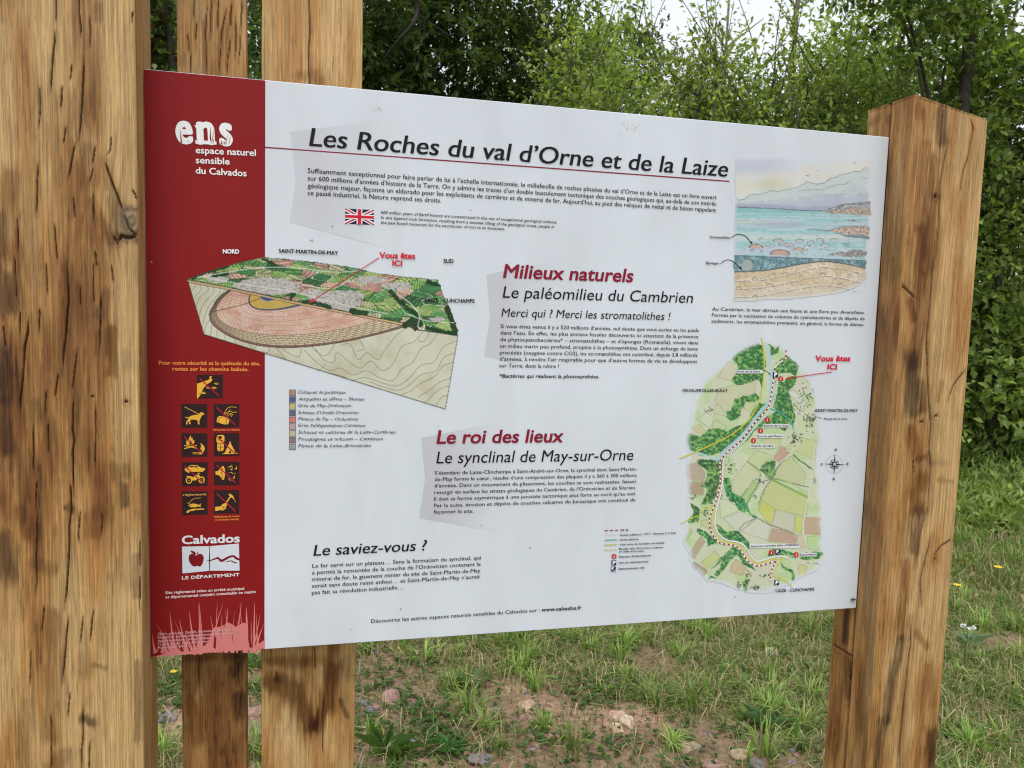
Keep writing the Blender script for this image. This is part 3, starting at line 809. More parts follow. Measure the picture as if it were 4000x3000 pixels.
def d_fire(q):
    q.poly(z4([(474, 905), (470, 880), (484, 862), (490, 872), (506, 828), (516, 855), (524, 848), (526, 870), (540, 872), (536, 892), (522, 908), (496, 912)]), YE, 1)
    q.poly(z4([(496, 905), (500, 885), (510, 868), (518, 888), (514, 906)]), BR, 2)
    q.line(z4([(456, 912), (556, 934)]), 4, YE, 2); q.line(z4([(556, 910), (456, 938)]), 4, YE, 2)
    q.poly(z4([(586, 945), (592, 920), (588, 892), (606, 905), (622, 930), (620, 950), (604, 972), (590, 968), (604, 950)]), YE, 1)
    q.disc(one(z4, (592, 975)), 6, 4.5, YE, 2); q.line(z4([(524, 968), (586, 970)]), 2, YE, 2); q.line(z4([(524, 980), (586, 981)]), 2, YE, 2)
def d_tent(q):
    q.poly(z4([(716, 845), (728, 828), (770, 826), (782, 842), (780, 880), (774, 895), (778, 935), (770, 956), (730, 958), (722, 935), (726, 895), (716, 875)]), YE, 1)
    q.disc(one(z4, (748, 846)), 6, 6, BR, 1.5); q.line(z4([(726, 868), (776, 868)]), 1.6, BR, 2); q.line(z4([(728, 895), (776, 895)]), 1.6, BR, 2); q.line(z4([(750, 895), (750, 956)]), 1.6, BR, 2); q.line(z4([(726, 925), (776, 925)]), 1.4, BR, 2)
    q.poly(z4([(826, 884), (874, 975), (780, 977)]), YE, 1); q.poly(z4([(828, 945), (840, 976), (814, 977)]), BR, 2)
    q.line(z4([(766, 979), (888, 976)]), 2.6, YE, 2); q.line(z4([(820, 882), (834, 896)]), 2, YE, 2); q.line(z4([(834, 880), (820, 896)]), 2, YE, 2)
def d_car(q):
    q.poly(z4([(460, 1098), (486, 1090), (502, 1074), (520, 1070), (560, 1072), (586, 1090), (622, 1096), (626, 1112), (600, 1116), (590, 1124), (480, 1126), (462, 1118)]), YE, 1)
    q.poly(z4([(496, 1088), (508, 1077), (530, 1076), (530, 1088)]), BR, 2); q.poly(z4([(536, 1088), (536, 1076), (556, 1077), (572, 1089)]), BR, 2)
    q.disc(one(z4, (490, 1120)), 6.5, 6, YE, 2); q.disc(one(z4, (598, 1114)), 6.5, 6, YE, 2)
    for c in ((494, 1194), (596, 1190)): q.ring(one(z4, c), 10.5, 11, 4.2, YE, 2); q.disc(one(z4, c), 2.5, 2.5, YE, 2)
    q.poly(z4([(472, 1158), (500, 1160), (530, 1168), (552, 1150), (576, 1150), (584, 1166), (566, 1178), (552, 1194), (520, 1196), (506, 1176), (480, 1168)]), YE, 1)
    q.line(z4([(566, 1134), (588, 1176)]), 2.4, YE, 2); q.line(z4([(560, 1140), (586, 1134)]), 2.2, YE, 2)
def d_horn(q):
    q.poly(z4([(708, 1122), (726, 1120), (744, 1104), (764, 1080), (776, 1080), (786, 1110), (786, 1150), (778, 1188), (766, 1190), (748, 1162), (728, 1150), (710, 1150)]), YE, 1)
    q.line(z4(smooth([(768, 1090), (758, 1135), (770, 1182)])), 1.6, BR, 2)
    for b in ([(806, 1096), (828, 1072), (822, 1084), (846, 1066), (830, 1092), (826, 1084)], [(806, 1134), (846, 1128), (842, 1138), (884, 1134), (842, 1142), (840, 1134)], [(802, 1176), (828, 1184), (824, 1190), (842, 1200), (818, 1192), (822, 1186)]):
        q.poly(z4(b), YE, 2)
    for c in ((838, 1106), (874, 1100), (858, 1174)): q.disc(one(z4, c), 3.6, 2.8, YE, 2); q.line(z4([(c[0] + 6, c[1]), (c[0] + 6, c[1] - 24)]), 1.6, YE, 2)
def d_fish(q):
    q.text('réglementé', one(z4, (447, 1319)), one(z4, (635, 1314)), 8.5, (220, 160, 90), bold=0.03, res=2)
    q.line(z4(smooth([(592, 1336), (545, 1340), (510, 1358), (500, 1378), (488, 1384), (484, 1372)])), 1.6, YE, 2)
    q.poly(z4([(488, 1398), (505, 1386), (530, 1382), (556, 1386), (574, 1394), (594, 1380), (586, 1397), (592, 1412), (572, 1404), (545, 1412), (510, 1412)]), YE, 1)
    q.disc(one(z4, (506, 1397)), 2, 2, BR, 2)
    q.poly(z4([(472, 1455), (478, 1440), (500, 1432), (530, 1424), (616, 1422), (617, 1430), (548, 1434), (524, 1442), (500, 1444), (490, 1458)]), YE, 1)
def d_hammer(q):
    q.poly(z4([(707, 1410), (750, 1405), (768, 1386), (790, 1376), (806, 1384), (796, 1404), (792, 1424), (770, 1438), (742, 1434), (722, 1442), (707, 1442)]), YE, 1)
    q.line(z4([(786, 1392), (832, 1322)]), 5, YE, 2); q.line(z4([(834, 1322), (838, 1338), (820, 1356)]), 1.5, BR, 2)
    q.poly(z4([(814, 1310), (824, 1300), (850, 1318), (876, 1378), (852, 1340), (834, 1332)]), YE, 2)
    for i in range(3): q.line(z4([(768 + 9 * i, 1400 + 4 * i), (762 + 9 * i, 1424 - 3 * i)]), 1.3, BR, 2)
picto(557, 341, 768, 533, d_path, label='pictogram of a path edge with footprints struck through')
picto(432, 576, 642, 771, d_dog, False, label='pictogram of a dog on a lead')
picto(694, 577, 902, 768, d_bag, sub=[('Remportez vos déchets', (691, 791), (904, 791))], label='pictogram of a hand dropping a rubbish bag struck through')
picto(434, 814, 643, 1006, d_fire, label='pictogram of a campfire and a match struck through')
picto(696, 812, 902, 1001, d_tent, label='pictogram of a sleeping bag and a tent struck through')
picto(436, 1049, 645, 1244, d_car, label='pictogram of a car and a motorbike struck through')
picto(696, 1044, 902, 1236, d_horn, label='pictogram of a loudspeaker with notes struck through')
picto(438, 1284, 645, 1476, d_fish, False, label='pictogram of a fish and a gun under the word réglementé')
picto(696, 1274, 901, 1466, d_hammer, sub=[('Prélèvement de roches', (697, 1497), (903, 1490)), ('et de fossiles interdit', (707, 1520), (897, 1515))], label='pictogram of a hand with a hammer struck through')

# county logo
p = Print('county_logo', 2, 'white Calvados logo with an apple and a wavy coast')
WB = (204, 208, 218)
p.text('Calvados', one(z5, (503, 414)), one(z5, (1031, 396)), 31, (216, 214, 220), bold=0.055, res=4, layer=1)
p.poly(z5([(500, 438), (752, 434), (752, 662), (505, 686)]), WB, 1); p.poly(z5([(758, 434), (1027, 409), (1033, 660), (758, 661)]), WB, 1)
AP = (120, 18, 26)
p.poly(z5(smooth([(632, 520), (650, 508), (675, 504), (696, 522), (702, 550), (692, 590), (672, 620), (650, 618), (632, 616), (612, 622), (588, 606), (568, 575), (562, 545), (570, 515), (592, 504), (614, 508)], 4, True)), AP, 2)
p.poly(z5(smooth([(632, 512), (606, 505), (586, 490), (580, 474), (604, 478), (622, 490)], 4, True)), AP, 2)
p.poly(z5([(634, 510), (646, 484), (654, 488), (640, 512)]), AP, 2)
p.poly(z5(smooth([(720, 568), (760, 562), (800, 545), (838, 533), (858, 553), (880, 552), (930, 526), (975, 516), (1000, 530), (1032, 550)], 4) + smooth([(1032, 566), (1000, 556), (972, 535), (935, 545), (880, 576), (850, 574), (832, 552), (800, 560), (760, 572)], 4)), AP, 2)
p.poly(z5(smooth([(896, 584), (925, 570), (960, 566), (985, 578), (1010, 584)], 4) + smooth([(1008, 590), (980, 588), (955, 574), (925, 578)], 4)), AP, 2)
p.poly(z5([(753, 440), (757, 440), (760, 560), (757, 660), (752, 660), (750, 560)]), (50, 26, 36), 2)
p.text('LE DÉPARTEMENT', one(z5, (501, 742)), one(z5, (1032, 710)), 12, WT, bold=0.03, layer=2, res=2)
p.build()
p = Print('bylaw_text', 2)
p.text('Site réglementé selon un arrêté municipal', one(z5, (348, 876)), one(z5, (1075, 836)), 10.5, (222, 200, 200), bold=0.04, res=2)
p.text('et départemental conjoint consultable en mairie', one(z5, (348, 917)), one(z5, (1182, 866)), 10.5, (222, 200, 200), bold=0.04, res=2)
p.build()
# grass silhouette
p = Print('grass_silhouette', 2, 'pink grass silhouette printed along the foot of the red strip')
GP = (206, 120, 118)
p.poly(z5([(225, 1462), (300, 1440), (420, 1400), (620, 1420), (735, 1330), (790, 1190), (850, 1180), (930, 1140), (1000, 1180), (1070, 1140), (1105, 1160), (1120, 1320), (1150, 1380), (1266, 1300), (1266, 1382), (700, 1422)]), GP, 0.5)
def blade(bx, by, tx, ty, wd, bend=0):
    mx, my = (bx + tx) / 2 + bend, (by + ty) / 2
    c = smooth([(bx, by), (mx, my), (tx, ty)], 5)
    p.line(z5(c), wd / 2.37, GP, 1, taper=True)
rb = random.Random(3)
for (tx, ty, bx, wd) in [(390, 1048, 440, 26), (475, 1115, 540, 24), (567, 1035, 625, 30), (655, 957, 668, 26), (660, 957, 690, 20), (828, 946, 835, 18), (880, 962, 770, 20), (760, 1070, 810, 18),
                         (925, 1010, 905, 34), (985, 1035, 980, 14), (1050, 950, 960, 30), (1035, 980, 1080, 18), (1095, 1000, 1085, 50), (1173, 946, 1165, 28), (1225, 1060, 1150, 18), (1265, 1140, 1170, 16),
                         (1140, 1120, 1135, 16), (900, 1010, 920, 14), (870, 1070, 862, 22), (432, 1130, 560, 12), (265, 1155, 420, 12), (230, 1245, 262, 20), (330, 1290, 310, 24), (225, 1300, 240, 10), (300, 1210, 420, 14),
                         (1245, 1190, 1200, 14), (1015, 1120, 1010, 16), (1190, 1060, 1200, 16)]:
    blade(bx, 1420, tx, ty, wd, rb.uniform(-14, 14))
for i in range(34):
    bx = rb.uniform(240, 700); blade(bx, 1440 - rb.uniform(0, 15), bx + rb.uniform(-110, 60), rb.uniform(1200, 1370), rb.uniform(9, 24), rb.uniform(-15, 15))
for q in ([(800, 1250), (818, 1290), (812, 1385), (790, 1370)], [(955, 1160), (978, 1340), (966, 1290)], [(868, 1180), (862, 1300), (856, 1220)], [(1125, 1180), (1146, 1370), (1126, 1372), (1112, 1290)], [(880, 1130), (890, 1190), (896, 1160)], [(470, 1290), (505, 1410), (486, 1408)], [(700, 1330), (720, 1340), (715, 1360)]):
    p.poly(z5(q), RED, 2)
CT = (214, 160, 160)
for t, a, b in [('Charte graphique : Zinzolin, Illustrations : Amphiptère.', (277, 1258), (984, 1212)), ('Réalisation : Imprimerie départementale du Calvados.', (277, 1289), (975, 1245)),
                ('Appui scientifique : Géologic Diffusion.', (277, 1321), (788, 1290)), ('Textes : Les dix doigts dans la prise', (277, 1353), (742, 1322)), ('Mobilier bois : SNUB', (277, 1384), (552, 1367))]:
    p.text(t, one(z5, a), one(z5, b), 9.5, CT, bold=0.03, res=1)
p.build()

# place names and diagram labels
def label1(name, lab, t, a, b, cap, col, bold, layer=6, res=3):
    q = Print(name, layer, lab); q.text(t, a, b, cap, col, bold=bold, res=res); q.build(); return q
label1('place_label', 'white word NORD', 'NORD', one(z6, (317, 166)), one(z6, (431, 167)), 16, (222, 222, 228), .06)
label1('place_label', 'black name SAINT-MARTIN-DE-MAY over the block', 'SAINT-MARTIN-DE-MAY', one(z6, (718, 159)), one(z6, (1143, 175)), 14, BLK, .045)
label1('place_label', 'black word SUD', 'SUD', one(z6, (1903, 234)), one(z6, (1973, 235)), 15, BLK, .045)
label1('place_label', 'black name LAIZE - CLINCHAMPS over the block', 'LAIZE - CLINCHAMPS', one(z6, (1772, 513)), one(z6, (2124, 521)), 14, BLK, .045)
p = Print('location_label', 6, 'red words Vous êtes ICI with an arrow to the block')
p.text('Vous êtes', one(z6, (1443, 198)), one(z6, (1697, 203)), 22, REDH, bold=0.06)
p.text('ICI', one(z6, (1536, 253)), one(z6, (1602, 256)), 20, REDH, bold=0.07)
p.line(z6([(1438, 197), (975, 495)]), 3.2, (190, 44, 66), 1)
p.poly(z6([(935, 523), (958, 488), (984, 508)]), (205, 40, 56), 2)
p.build()

# hand-lettered key
p = Print('rock_key', 2, 'hand lettered key of nine rock colours')
KEY = [('Calcaires du Jurassique', 1105, (168, 132, 112)), ('Ampélites et tillites – Silurien', 1375, (92, 108, 150)), ('Grès de May-Ordovicien', 1185, (200, 184, 116)), ('Schistes d’Urville-Ordovicien', 1290, (112, 120, 138)),
       ('Minerai de Fer – Ordovicien', 1285, (208, 116, 106)), ('Grès Feldspathiques-Cambrien', 1385, (190, 162, 158)), ('Schistes et calcaires de la Laize-Cambrien', 1828, (190, 180, 150)), ('Poudingues et arkoses – Cambrien', 1642, (146, 116, 124)), ('Flysch de la Laize-Briovérien', 1470, (150, 156, 152))]
for i, (t, xe, c) in enumerate(KEY):
    y = 158 + 97.3 * i; b = [212, 310, 405, 505, 598, 690, 790, 888, 985][i]; be = b + (-6 if i > 5 else 0)
    p.poly(z7([(297, y), (385, y), (383, y + 80), (297, y + 82)]), c, 0)
    p.line(z7([(290, y), (390, y - 1)]), 1.5, (60, 56, 60), 1); p.line(z7([(292, y + 81), (386, y + 79)]), 1.5, (60, 56, 60), 1)
    p.line(z7([(297, y - 4), (297, y + 86)]), 1.5, (60, 56, 60), 1); p.line(z7([(385, y - 4), (384, y + 86)]), 1.5, (60, 56, 60), 1)
    if i in (1, 3):
        for k in range(5): p.line(z7([(300 + k * 17, y + 70), (318 + k * 14, y + 12)]), 1.0, (50, 52, 66), 1.5)
    elif i in (2, 5, 7):
        for k in range(7): p.line(z7([(306 + (k * 29) % 68, y + 14 + (k * 17) % 56), (318 + (k * 29) % 68, y + 10 + (k * 17) % 56)]), 1.4, (110, 90, 60), 1.5)
    else:
        p.line(z7([(330, y + 4), (336, y + 76)]), 1.0, (100, 84, 76), 1.5)
    p.text(t, one(z7, (422, b)), one(z7, (xe, be)), 12.5, (34, 36, 46), bold=0.0, hand=True, res=2)
p.build()

# three text columns
def block(name, label, items):
    q = Print(name, 2, label)
    for it in items: q.text(*it[0:4], **it[4])
    q.build()
hd = dict(bold=0.036, shear=0.14, res=4, col=REDT); su = dict(bold=0.0, shear=0.14, res=4, col=BLK); bo = dict(bold=0.010, res=2, col=BLK)
block('section_heading', 'dark red heading Milieux naturels', [('Milieux naturels', one(z8, (367, 297)), one(z8, (1485, 335)), 52, hd)])
block('section_subheading', None, [('Le paléomilieu du Cambrien', one(z8, (360, 470)), one(z8, (2003, 517)), 45, su), ('Merci qui ? Merci les stromatolithes !', one(z8, (350, 633)), one(z8, (1808, 665)), 32, su)])
rows = ['Si vous étiez venus il y a 520 millions d’années, nul doute que vous auriez eu les pieds', 'dans l’eau. En effet, les plus anciens fossiles découverts ici attestent de la présence',
        'de phytocyanobactéries* – stromatolithes – et d’éponges (Rosnaiella), vivant dans', 'un milieu marin peu profond, propice à la photosynthèse. Dans un échange de bons',
        'procédés (oxygène contre CO2), les stromatolithes ont contribué, depuis 3,8 milliards', 'd’années, à rendre l’air respirable pour que d’autres formes de vie se développent', 'sur Terre, dont la nôtre !']
LA = [(342, 731), (342, 788), (340, 845), (338, 902), (336, 959), (334, 1014), (332, 1072)]; RB = [(2054, 767), (2051, 821), (2048, 874), (2045, 927), (2042, 981), (2040, 1035), (845, 1077)]
block('paragraph', 'black paragraph about stromatolites', [(t, one(z8, a), one(z8, b), 14.5, bo) for t, a, b in zip(rows, LA, RB)] +
      [('*Bactéries qui réalisent la photosynthèse.', one(z8, (333, 1160)), one(z8, (1195, 1166)), 13.5, dict(bold=0.03, shear=0.16, res=2, col=BLK))])
block('section_heading', 'dark red heading Le roi des lieux', [('Le roi des lieux', one(z9, (234, 293)), one(z9, (1324, 278)), 51, hd)])
block('section_subheading', None, [('Le synclinal de May-sur-Orne', one(z9, (230, 464)), one(z9, (1930, 436)), 46, su)])
rows = ['S’étendant de Laize-Clinchamps à Saint-André-sur-Orne, le synclinal dont Saint-Martin-', 'de-May forme le cœur, résulte d’une compression des plaques il y a 360 à 300 millions',
        'd’années. Dans un mouvement de plissement, les couches se sont redressées, faisant', 'resurgir en surface les strates géologiques du Cambrien, de l’Ordovicien et du Silurien.',
        'Il doit sa forme asymétrique à une poussée tectonique plus forte au nord qu’au sud.', 'Par la suite, érosion et dépôts de couches calcaires du Jurassique ont continué de', 'façonner le site.']
LA = [(217, 561), (216, 616), (214, 671), (213, 729), (211, 786), (210, 843), (208, 897)]; RB = [(1963, 526), (1959, 579), (1957, 633), (1954, 686), (1952, 738), (1950, 791), (552, 889)]
block('paragraph', 'black paragraph about the syncline', [(t, one(z9, a), one(z9, b), 14, bo) for t, a, b in zip(rows, LA, RB)])
block('section_heading', 'black heading Le saviez-vous', [('Le saviez-vous ?', one(z10, (212, 205)), one(z10, (965, 168)), 42, dict(bold=0.015, shear=0.16, res=4, col=BLK))])
rows = ['Le fer servi sur un plateau… Sans la formation du synclinal, qui', 'a permis la remontée de la couche de l’Ordovicien contenant le', 'minerai de fer, le gisement minier du site de Saint-Martin-de-May',
        'serait sans doute resté enfoui… et Saint-Martin-de-May n’aurait', 'pas fait sa révolution industrielle…']
LA = [(204, 285), (202, 329), (202, 373), (201, 417), (201, 462)]; RB = [(1323, 229), (1322, 271), (1320, 314), (1319, 354), (808, 425)]
block('paragraph', 'black paragraph about iron ore', [(t, one(z10, a), one(z10, b), 15.5, bo) for t, a, b in zip(rows, LA, RB)])
block('footer_text', None, [('Découvrez les autres espaces naturels sensibles du Calvados sur :', one(z10, (595, 652)), one(z10, (1714, 576)), 14.5, bo),
                            ('www.calvados.fr', one(z10, (1729, 575)), one(z10, (1992, 560)), 14, dict(bold=0.035, shear=0.18, res=2, col=BLK))])
block('picture_caption', 'black caption under the seascape', [(t, one(z13, a), one(z13, b), 13.2, bo) for t, a, b in [
    ('Au Cambrien, la mer abritait une faune et une flore peu diversifiées.', (176, 1425), (1477, 1455)), ('Formés par la succession de colonies de cyanobactéries et de dépôts de', (174, 1476), (1475, 1507)),
    ('sédiments, les stromatolithes prenaient, en général, la forme de dômes.', (170, 1528), (1471, 1558))]])
p = Print('picture_label', 6, 'word Stromatolithe with a curved arrow')
p.text('Stromatolithe', one(z13, (155, 808)), one(z13, (328, 813)), 9, BLK, bold=0.035, res=2)
p.line(z13(smooth([(340, 806), (375, 780), (420, 776), (470, 800), (510, 850)])), 2.6, BLK, 1); p.poly(z13([(516, 860), (497, 842), (518, 836)]), BLK, 2); p.build()
p = Print('picture_label', 6, 'word Éponges with a curved arrow')
p.text('Éponges', one(z13, (125, 1028)), one(z13, (232, 1031)), 9, BLK, bold=0.035, res=2)
p.line(z13(smooth([(247, 1026), (285, 998), (330, 996), (380, 1025), (416, 1065)])), 2.6, BLK, 1); p.poly(z13([(422, 1078), (402, 1058), (424, 1052)]), BLK, 2)
p.build()
# ================================================================ the three printed illustrations
class Art:
    """a water-colour laid down on a fine grid of the panel; every grid point carries its own printed colour"""
    def __init__(s, x0, y0, x1, y1, step=2.4):
        s.x, s.y = np.meshgrid(np.arange(x0, x1, step), np.arange(y0, y1, step))
        s.c = np.tile(np.array([204., 209., 217.]), s.x.shape + (1,)); s.a = np.zeros(s.x.shape)
        s.wx = s.x + 7 * (fbm(s.x / 22, s.y / 22, 5, 3) - 0.5); s.wy = s.y + 7 * (fbm(s.x / 22, s.y / 22, 6, 3) - 0.5)
    def blend(s, m, col, amt=1.0, cover=True):
        m = np.clip(m * amt, 0, 1)
        s.c = s.c * (1 - m[..., None]) + np.asarray(col, float) * m[..., None]
        if cover: s.a = np.maximum(s.a, m)
    def poly(s, pts, col, amt=1.0, warp=True, tex=0.0, seed=0, f=14.0, cover=True):
        X, Y = (s.wx, s.wy) if warp else (s.x, s.y)
        bx = [q[0] for q in pts]; by = [q[1] for q in pts]
        j = np.where((s.x[0] > min(bx) - 8) & (s.x[0] < max(bx) + 8))[0]; i = np.where((s.y[:, 0] > min(by) - 8) & (s.y[:, 0] < max(by) + 8))[0]
        if not len(i) or not len(j): return
        sl_ = (slice(i[0], i[-1] + 1), slice(j[0], j[-1] + 1))
        m = in_poly(X[sl_], Y[sl_], pts).astype(float)
        full = np.zeros(s.x.shape)
        if tex: m = m * (1 - tex + tex * 2 * fbm(s.x[sl_] / f, s.y[sl_] / f, seed, 3)).clip(0, 1)
        full[sl_] = m
        s.blend(full, col, amt, cover)
    def line(s, pts, wd, col, amt=1.0, warp=0, tex=0.0, seed=0, dash=None, soft=1.2, f=9.0, cover=True):
        bx = [q[0] for q in pts]; by = [q[1] for q in pts]; pad = wd + 12
        j = np.where((s.x[0] > min(bx) - pad) & (s.x[0] < max(bx) + pad))[0]; i = np.where((s.y[:, 0] > min(by) - pad) & (s.y[:, 0] < max(by) + pad))[0]
        if not len(i) or not len(j): return
        sl_ = (slice(i[0], i[-1] + 1), slice(j[0], j[-1] + 1))
        X, Y = s.x[sl_], s.y[sl_]
        if warp: X = X + warp * (fbm(X / f, Y / f, seed + 1, 3) - 0.5); Y = Y + warp * (fbm(X / f, Y / f, seed + 2, 3) - 0.5)
        d, al, L = seg_dist(X, Y, pts)
        m = np.clip((wd / 2 + soft - d) / soft, 0, 1)
        if dash: m = m * ((al % (dash[0] + dash[1])) < dash[0])
        if tex: m = m * (1 - tex + tex * 2 * fbm(X / 8, Y / 8, seed + 3, 2)).clip(0, 1)
        full = np.zeros(s.x.shape); full[sl_] = m
        s.blend(full, col, amt, cover)
    def build(s, name, layer=3, thr=0.02, label=None):
        q = pp(s.x, s.y)
        V = np.stack([q[..., 0], np.full(s.x.shape, -LAY * layer), q[..., 1]], -1)
        h, w_ = s.x.shape
        idx = np.arange(h * w_).reshape(h, w_)
        ok = (s.a[:-1, :-1] > thr) & (s.a[1:, :-1] > thr) & (s.a[:-1, 1:] > thr) & (s.a[1:, 1:] > thr)
        F = np.stack([idx[:-1, :-1], idx[1:, :-1], idx[1:, 1:], idx[:-1, 1:]], -1)[ok]
        used = np.unique(F); rm = np.zeros(h * w_, np.int64); rm[used] = np.arange(len(used))
        C = ink(s.c.reshape(-1, 3)[used])
        me = mesh_np(name, V.reshape(-1, 3)[used], rm[F], C)
        o = put(name, me, INK, PANEL)
        if label: o['label'] = label
        return o

# ---------------------------------------------------------------- block diagram
A = Art(728, 998, 1796, 1604)
front = z6([(60, 355), (380, 415), (880, 520), (1300, 605), (1610, 665), (1640, 690), (1725, 718), (2007, 757), (1917, 1287), (178, 748)])
A.poly(front, (194, 192, 174), warp=False)
tint = fbm(A.x / 60, A.y / 60, 3, 4)
A.blend((A.a > 0.5) * sstep(0.45, 0.75, tint), (176, 170, 138), 0.6, cover=False)
A.blend((A.a > 0.5) * sstep(0.5, 0.2, tint), (200, 200, 180), 0.6, cover=False)
topline = z6([(395, 417), (880, 520), (1300, 605), (1630, 672)])
O = z6(smooth([(380, 414), (290, 480), (235, 560), (218, 612), (245, 680), (340, 750), (470, 803), (650, 838), (880, 840), (1150, 808), (1400, 755), (1640, 690)]))
O2 = z6(smooth([(388, 416), (300, 480), (247, 560), (232, 612), (262, 672), (350, 738), (475, 790), (650, 824), (880, 826), (1150, 795), (1400, 742), (1622, 680)]))
B = z6(smooth([(395, 417), (330, 470), (282, 530), (266, 575), (285, 635), (370, 695), (520, 738), (700, 755), (950, 745), (1200, 705), (1370, 662), (1440, 636)]))
G = z6(smooth([(517, 443), (500, 480), (497, 515), (515, 548), (560, 570), (640, 578), (740, 572), (850, 552), (930, 531)]))
Y_ = z6(smooth([(527, 445), (512, 485), (510, 512), (525, 540), (570, 560), (650, 565), (740, 555), (880, 520)]))
BL = z6(smooth([(585, 458), (590, 490), (620, 507), (660, 507), (705, 490), (735, 490)]))
close = lambda c: list(c)
A.poly(O + [topline[-1], topline[1]], (150, 112, 108), warp=False)
A.poly(O2 + [one(z6, (1600, 662)), topline[1]], (208, 192, 164), warp=False)
A.poly(B, (208, 172, 154), warp=False)
A.blend(in_poly(A.x, A.y, B) * sstep(0.5, 0.8, fbm(A.x / 50, A.y / 16, 9, 3)), (198, 142, 122), 0.7, cover=False)
A.blend(in_poly(A.x, A.y, B) * sstep(0.55, 0.3, fbm(A.x / 40, A.y / 30, 10, 3)), (216, 190, 176), 0.7, cover=False)
def mid(c1, c2, t, n=60):
    def rs(c):
        P = np.array(c); L = np.concatenate([[0], np.cumsum(np.hypot(*np.diff(P, axis=0).T))]); ts = np.linspace(0, L[-1], n)
        return np.stack([np.interp(ts, L, P[:, 0]), np.interp(ts, L, P[:, 1])], -1)
    return [tuple(q) for q in rs(c1) * (1 - t) + rs(c2) * t]
for i in range(1, 16): A.line(mid(B, G, i / 16.0), 1.4, (130, 96, 86), 0.6, dash=(6, 5) if i % 3 else (40, 3), soft=1.6)
for i in range(1, 6): A.line(mid(O2, B, i / 6.0), 1.4, (96, 80, 60), 0.7, soft=1.5)
for i in range(0, 6):
    c0 = np.array(mid(O2, B, i / 6.0, 200)); c1 = np.array(mid(O2, B, (i + 1) / 6.0, 200))
    for k in range(4 + (i % 2) * 4, 198, 8): A.line([tuple(c0[k]), tuple(c1[k])], 1.2, (96, 80, 60), 0.7, soft=1.5)
A.line(O, 2.0, (60, 44, 40), 0.9); A.line(O2, 1.6, (70, 54, 46), 0.8); A.line(B, 1.6, (80, 60, 50), 0.8)
A.line(mid(O, O2, 0.5), 3, (70, 44, 44), 0.8, dash=(2, 4))
A.poly(G, (136, 132, 136), warp=False); A.poly(Y_, (196, 168, 84), warp=False); A.poly(BL, (70, 88, 150), warp=False)
for i in range(1, 4): A.line(mid(G, Y_, i / 4.0), 1.2, (60, 60, 70), 0.7)
for i in range(1, 6): A.line(mid(Y_, BL, i / 6.0), 1.2, (110, 84, 40), 0.7, dash=(5, 4))
for i in range(1, 3): A.line(mid(BL, [one(z6, (640, 470))] * 4 + [one(z6, (660, 472))], i / 3.0), 1.2, (36, 40, 90), 0.6)
A.line(z6(smooth([(218, 590), (300, 572), (420, 545), (500, 520), (600, 480)])), 1.8, (80, 60, 50), 0.8)
# folded beds in the grey-beige rock
wav = [[(1640, 700), (1560, 760), (1480, 860), (1430, 930), (1350, 880), (1290, 930), (1230, 820), (1160, 830)],
       [(1750, 735), (1690, 800), (1600, 840), (1540, 960), (1460, 1010), (1380, 940), (1310, 990), (1240, 960), (1140, 880), (1110, 950), (1040, 930), (980, 850)],
       [(1860, 745), (1800, 820), (1740, 850), (1680, 950), (1600, 1000), (1540, 1080), (1440, 1060), (1350, 1010), (1250, 1040), (1160, 990), (1090, 1010), (1000, 960), (900, 860)],
       [(1985, 800), (1900, 840), (1830, 950), (1740, 970), (1660, 1060), (1560, 1120), (1440, 1090), (1330, 1060), (1230, 1090)],
       [(1990, 880), (1900, 920), (1850, 1010), (1740, 1040), (1660, 1110), (1580, 1150), (1480, 1130), (1370, 1090)],
       [(1978, 950), (1900, 975), (1840, 1050), (1740, 1100), (1660, 1160), (1600, 1180)], [(1965, 1060), (1880, 1090), (1800, 1150), (1720, 1200)], [(1950, 1120), (1880, 1140), (1800, 1210), (1770, 1240)],
       [(1940, 1190), (1890, 1200), (1850, 1260)], [(1300, 790), (1330, 850), (1280, 870)], [(1800, 735), (1760, 800), (1720, 790)], [(1120, 820), (1060, 900), (1000, 880), (960, 840)],
       [(880, 850), (860, 910), (780, 880), (740, 845)], [(700, 845), (760, 920), (720, 905), (690, 890)], [(650, 840), (640, 880), (600, 870)], [(500, 820), (540, 850), (560, 820)],
       [(1050, 960), (1000, 1010), (900, 990), (820, 945)], [(1200, 1060), (1140, 1040), (1100, 1030)],
       [(130, 375), (160, 420), (110, 480)], [(190, 385), (210, 430), (150, 480), (120, 560)], [(240, 395), (250, 440), (200, 500), (160, 560), (145, 640)], [(290, 405), (290, 450), (230, 520), (190, 600), (165, 700)],
       [(330, 410), (320, 440), (250, 520)], [(220, 640), (190, 690), (180, 745)], [(236, 680), (230, 730), (220, 760)], [(270, 720), (275, 770)], [(330, 750), (330, 790)], [(100, 365), (120, 400), (90, 430)], [(400, 790), (410, 815)]]
for c in wav: A.line(z6(smooth(c, 5)), 1.0, (112, 112, 96), 0.8, soft=1.4)
# thin limestone bed along the top edge
tl = z6([(60, 356), (380, 416), (880, 522), (1300, 606), (1610, 667)])
A.line([(q[0], q[1] + 5) for q in tl], 6, (190, 160, 116), 0.9); A.line([(q[0], q[1] + 9) for q in tl], 1.4, (90, 70, 50), 0.8)
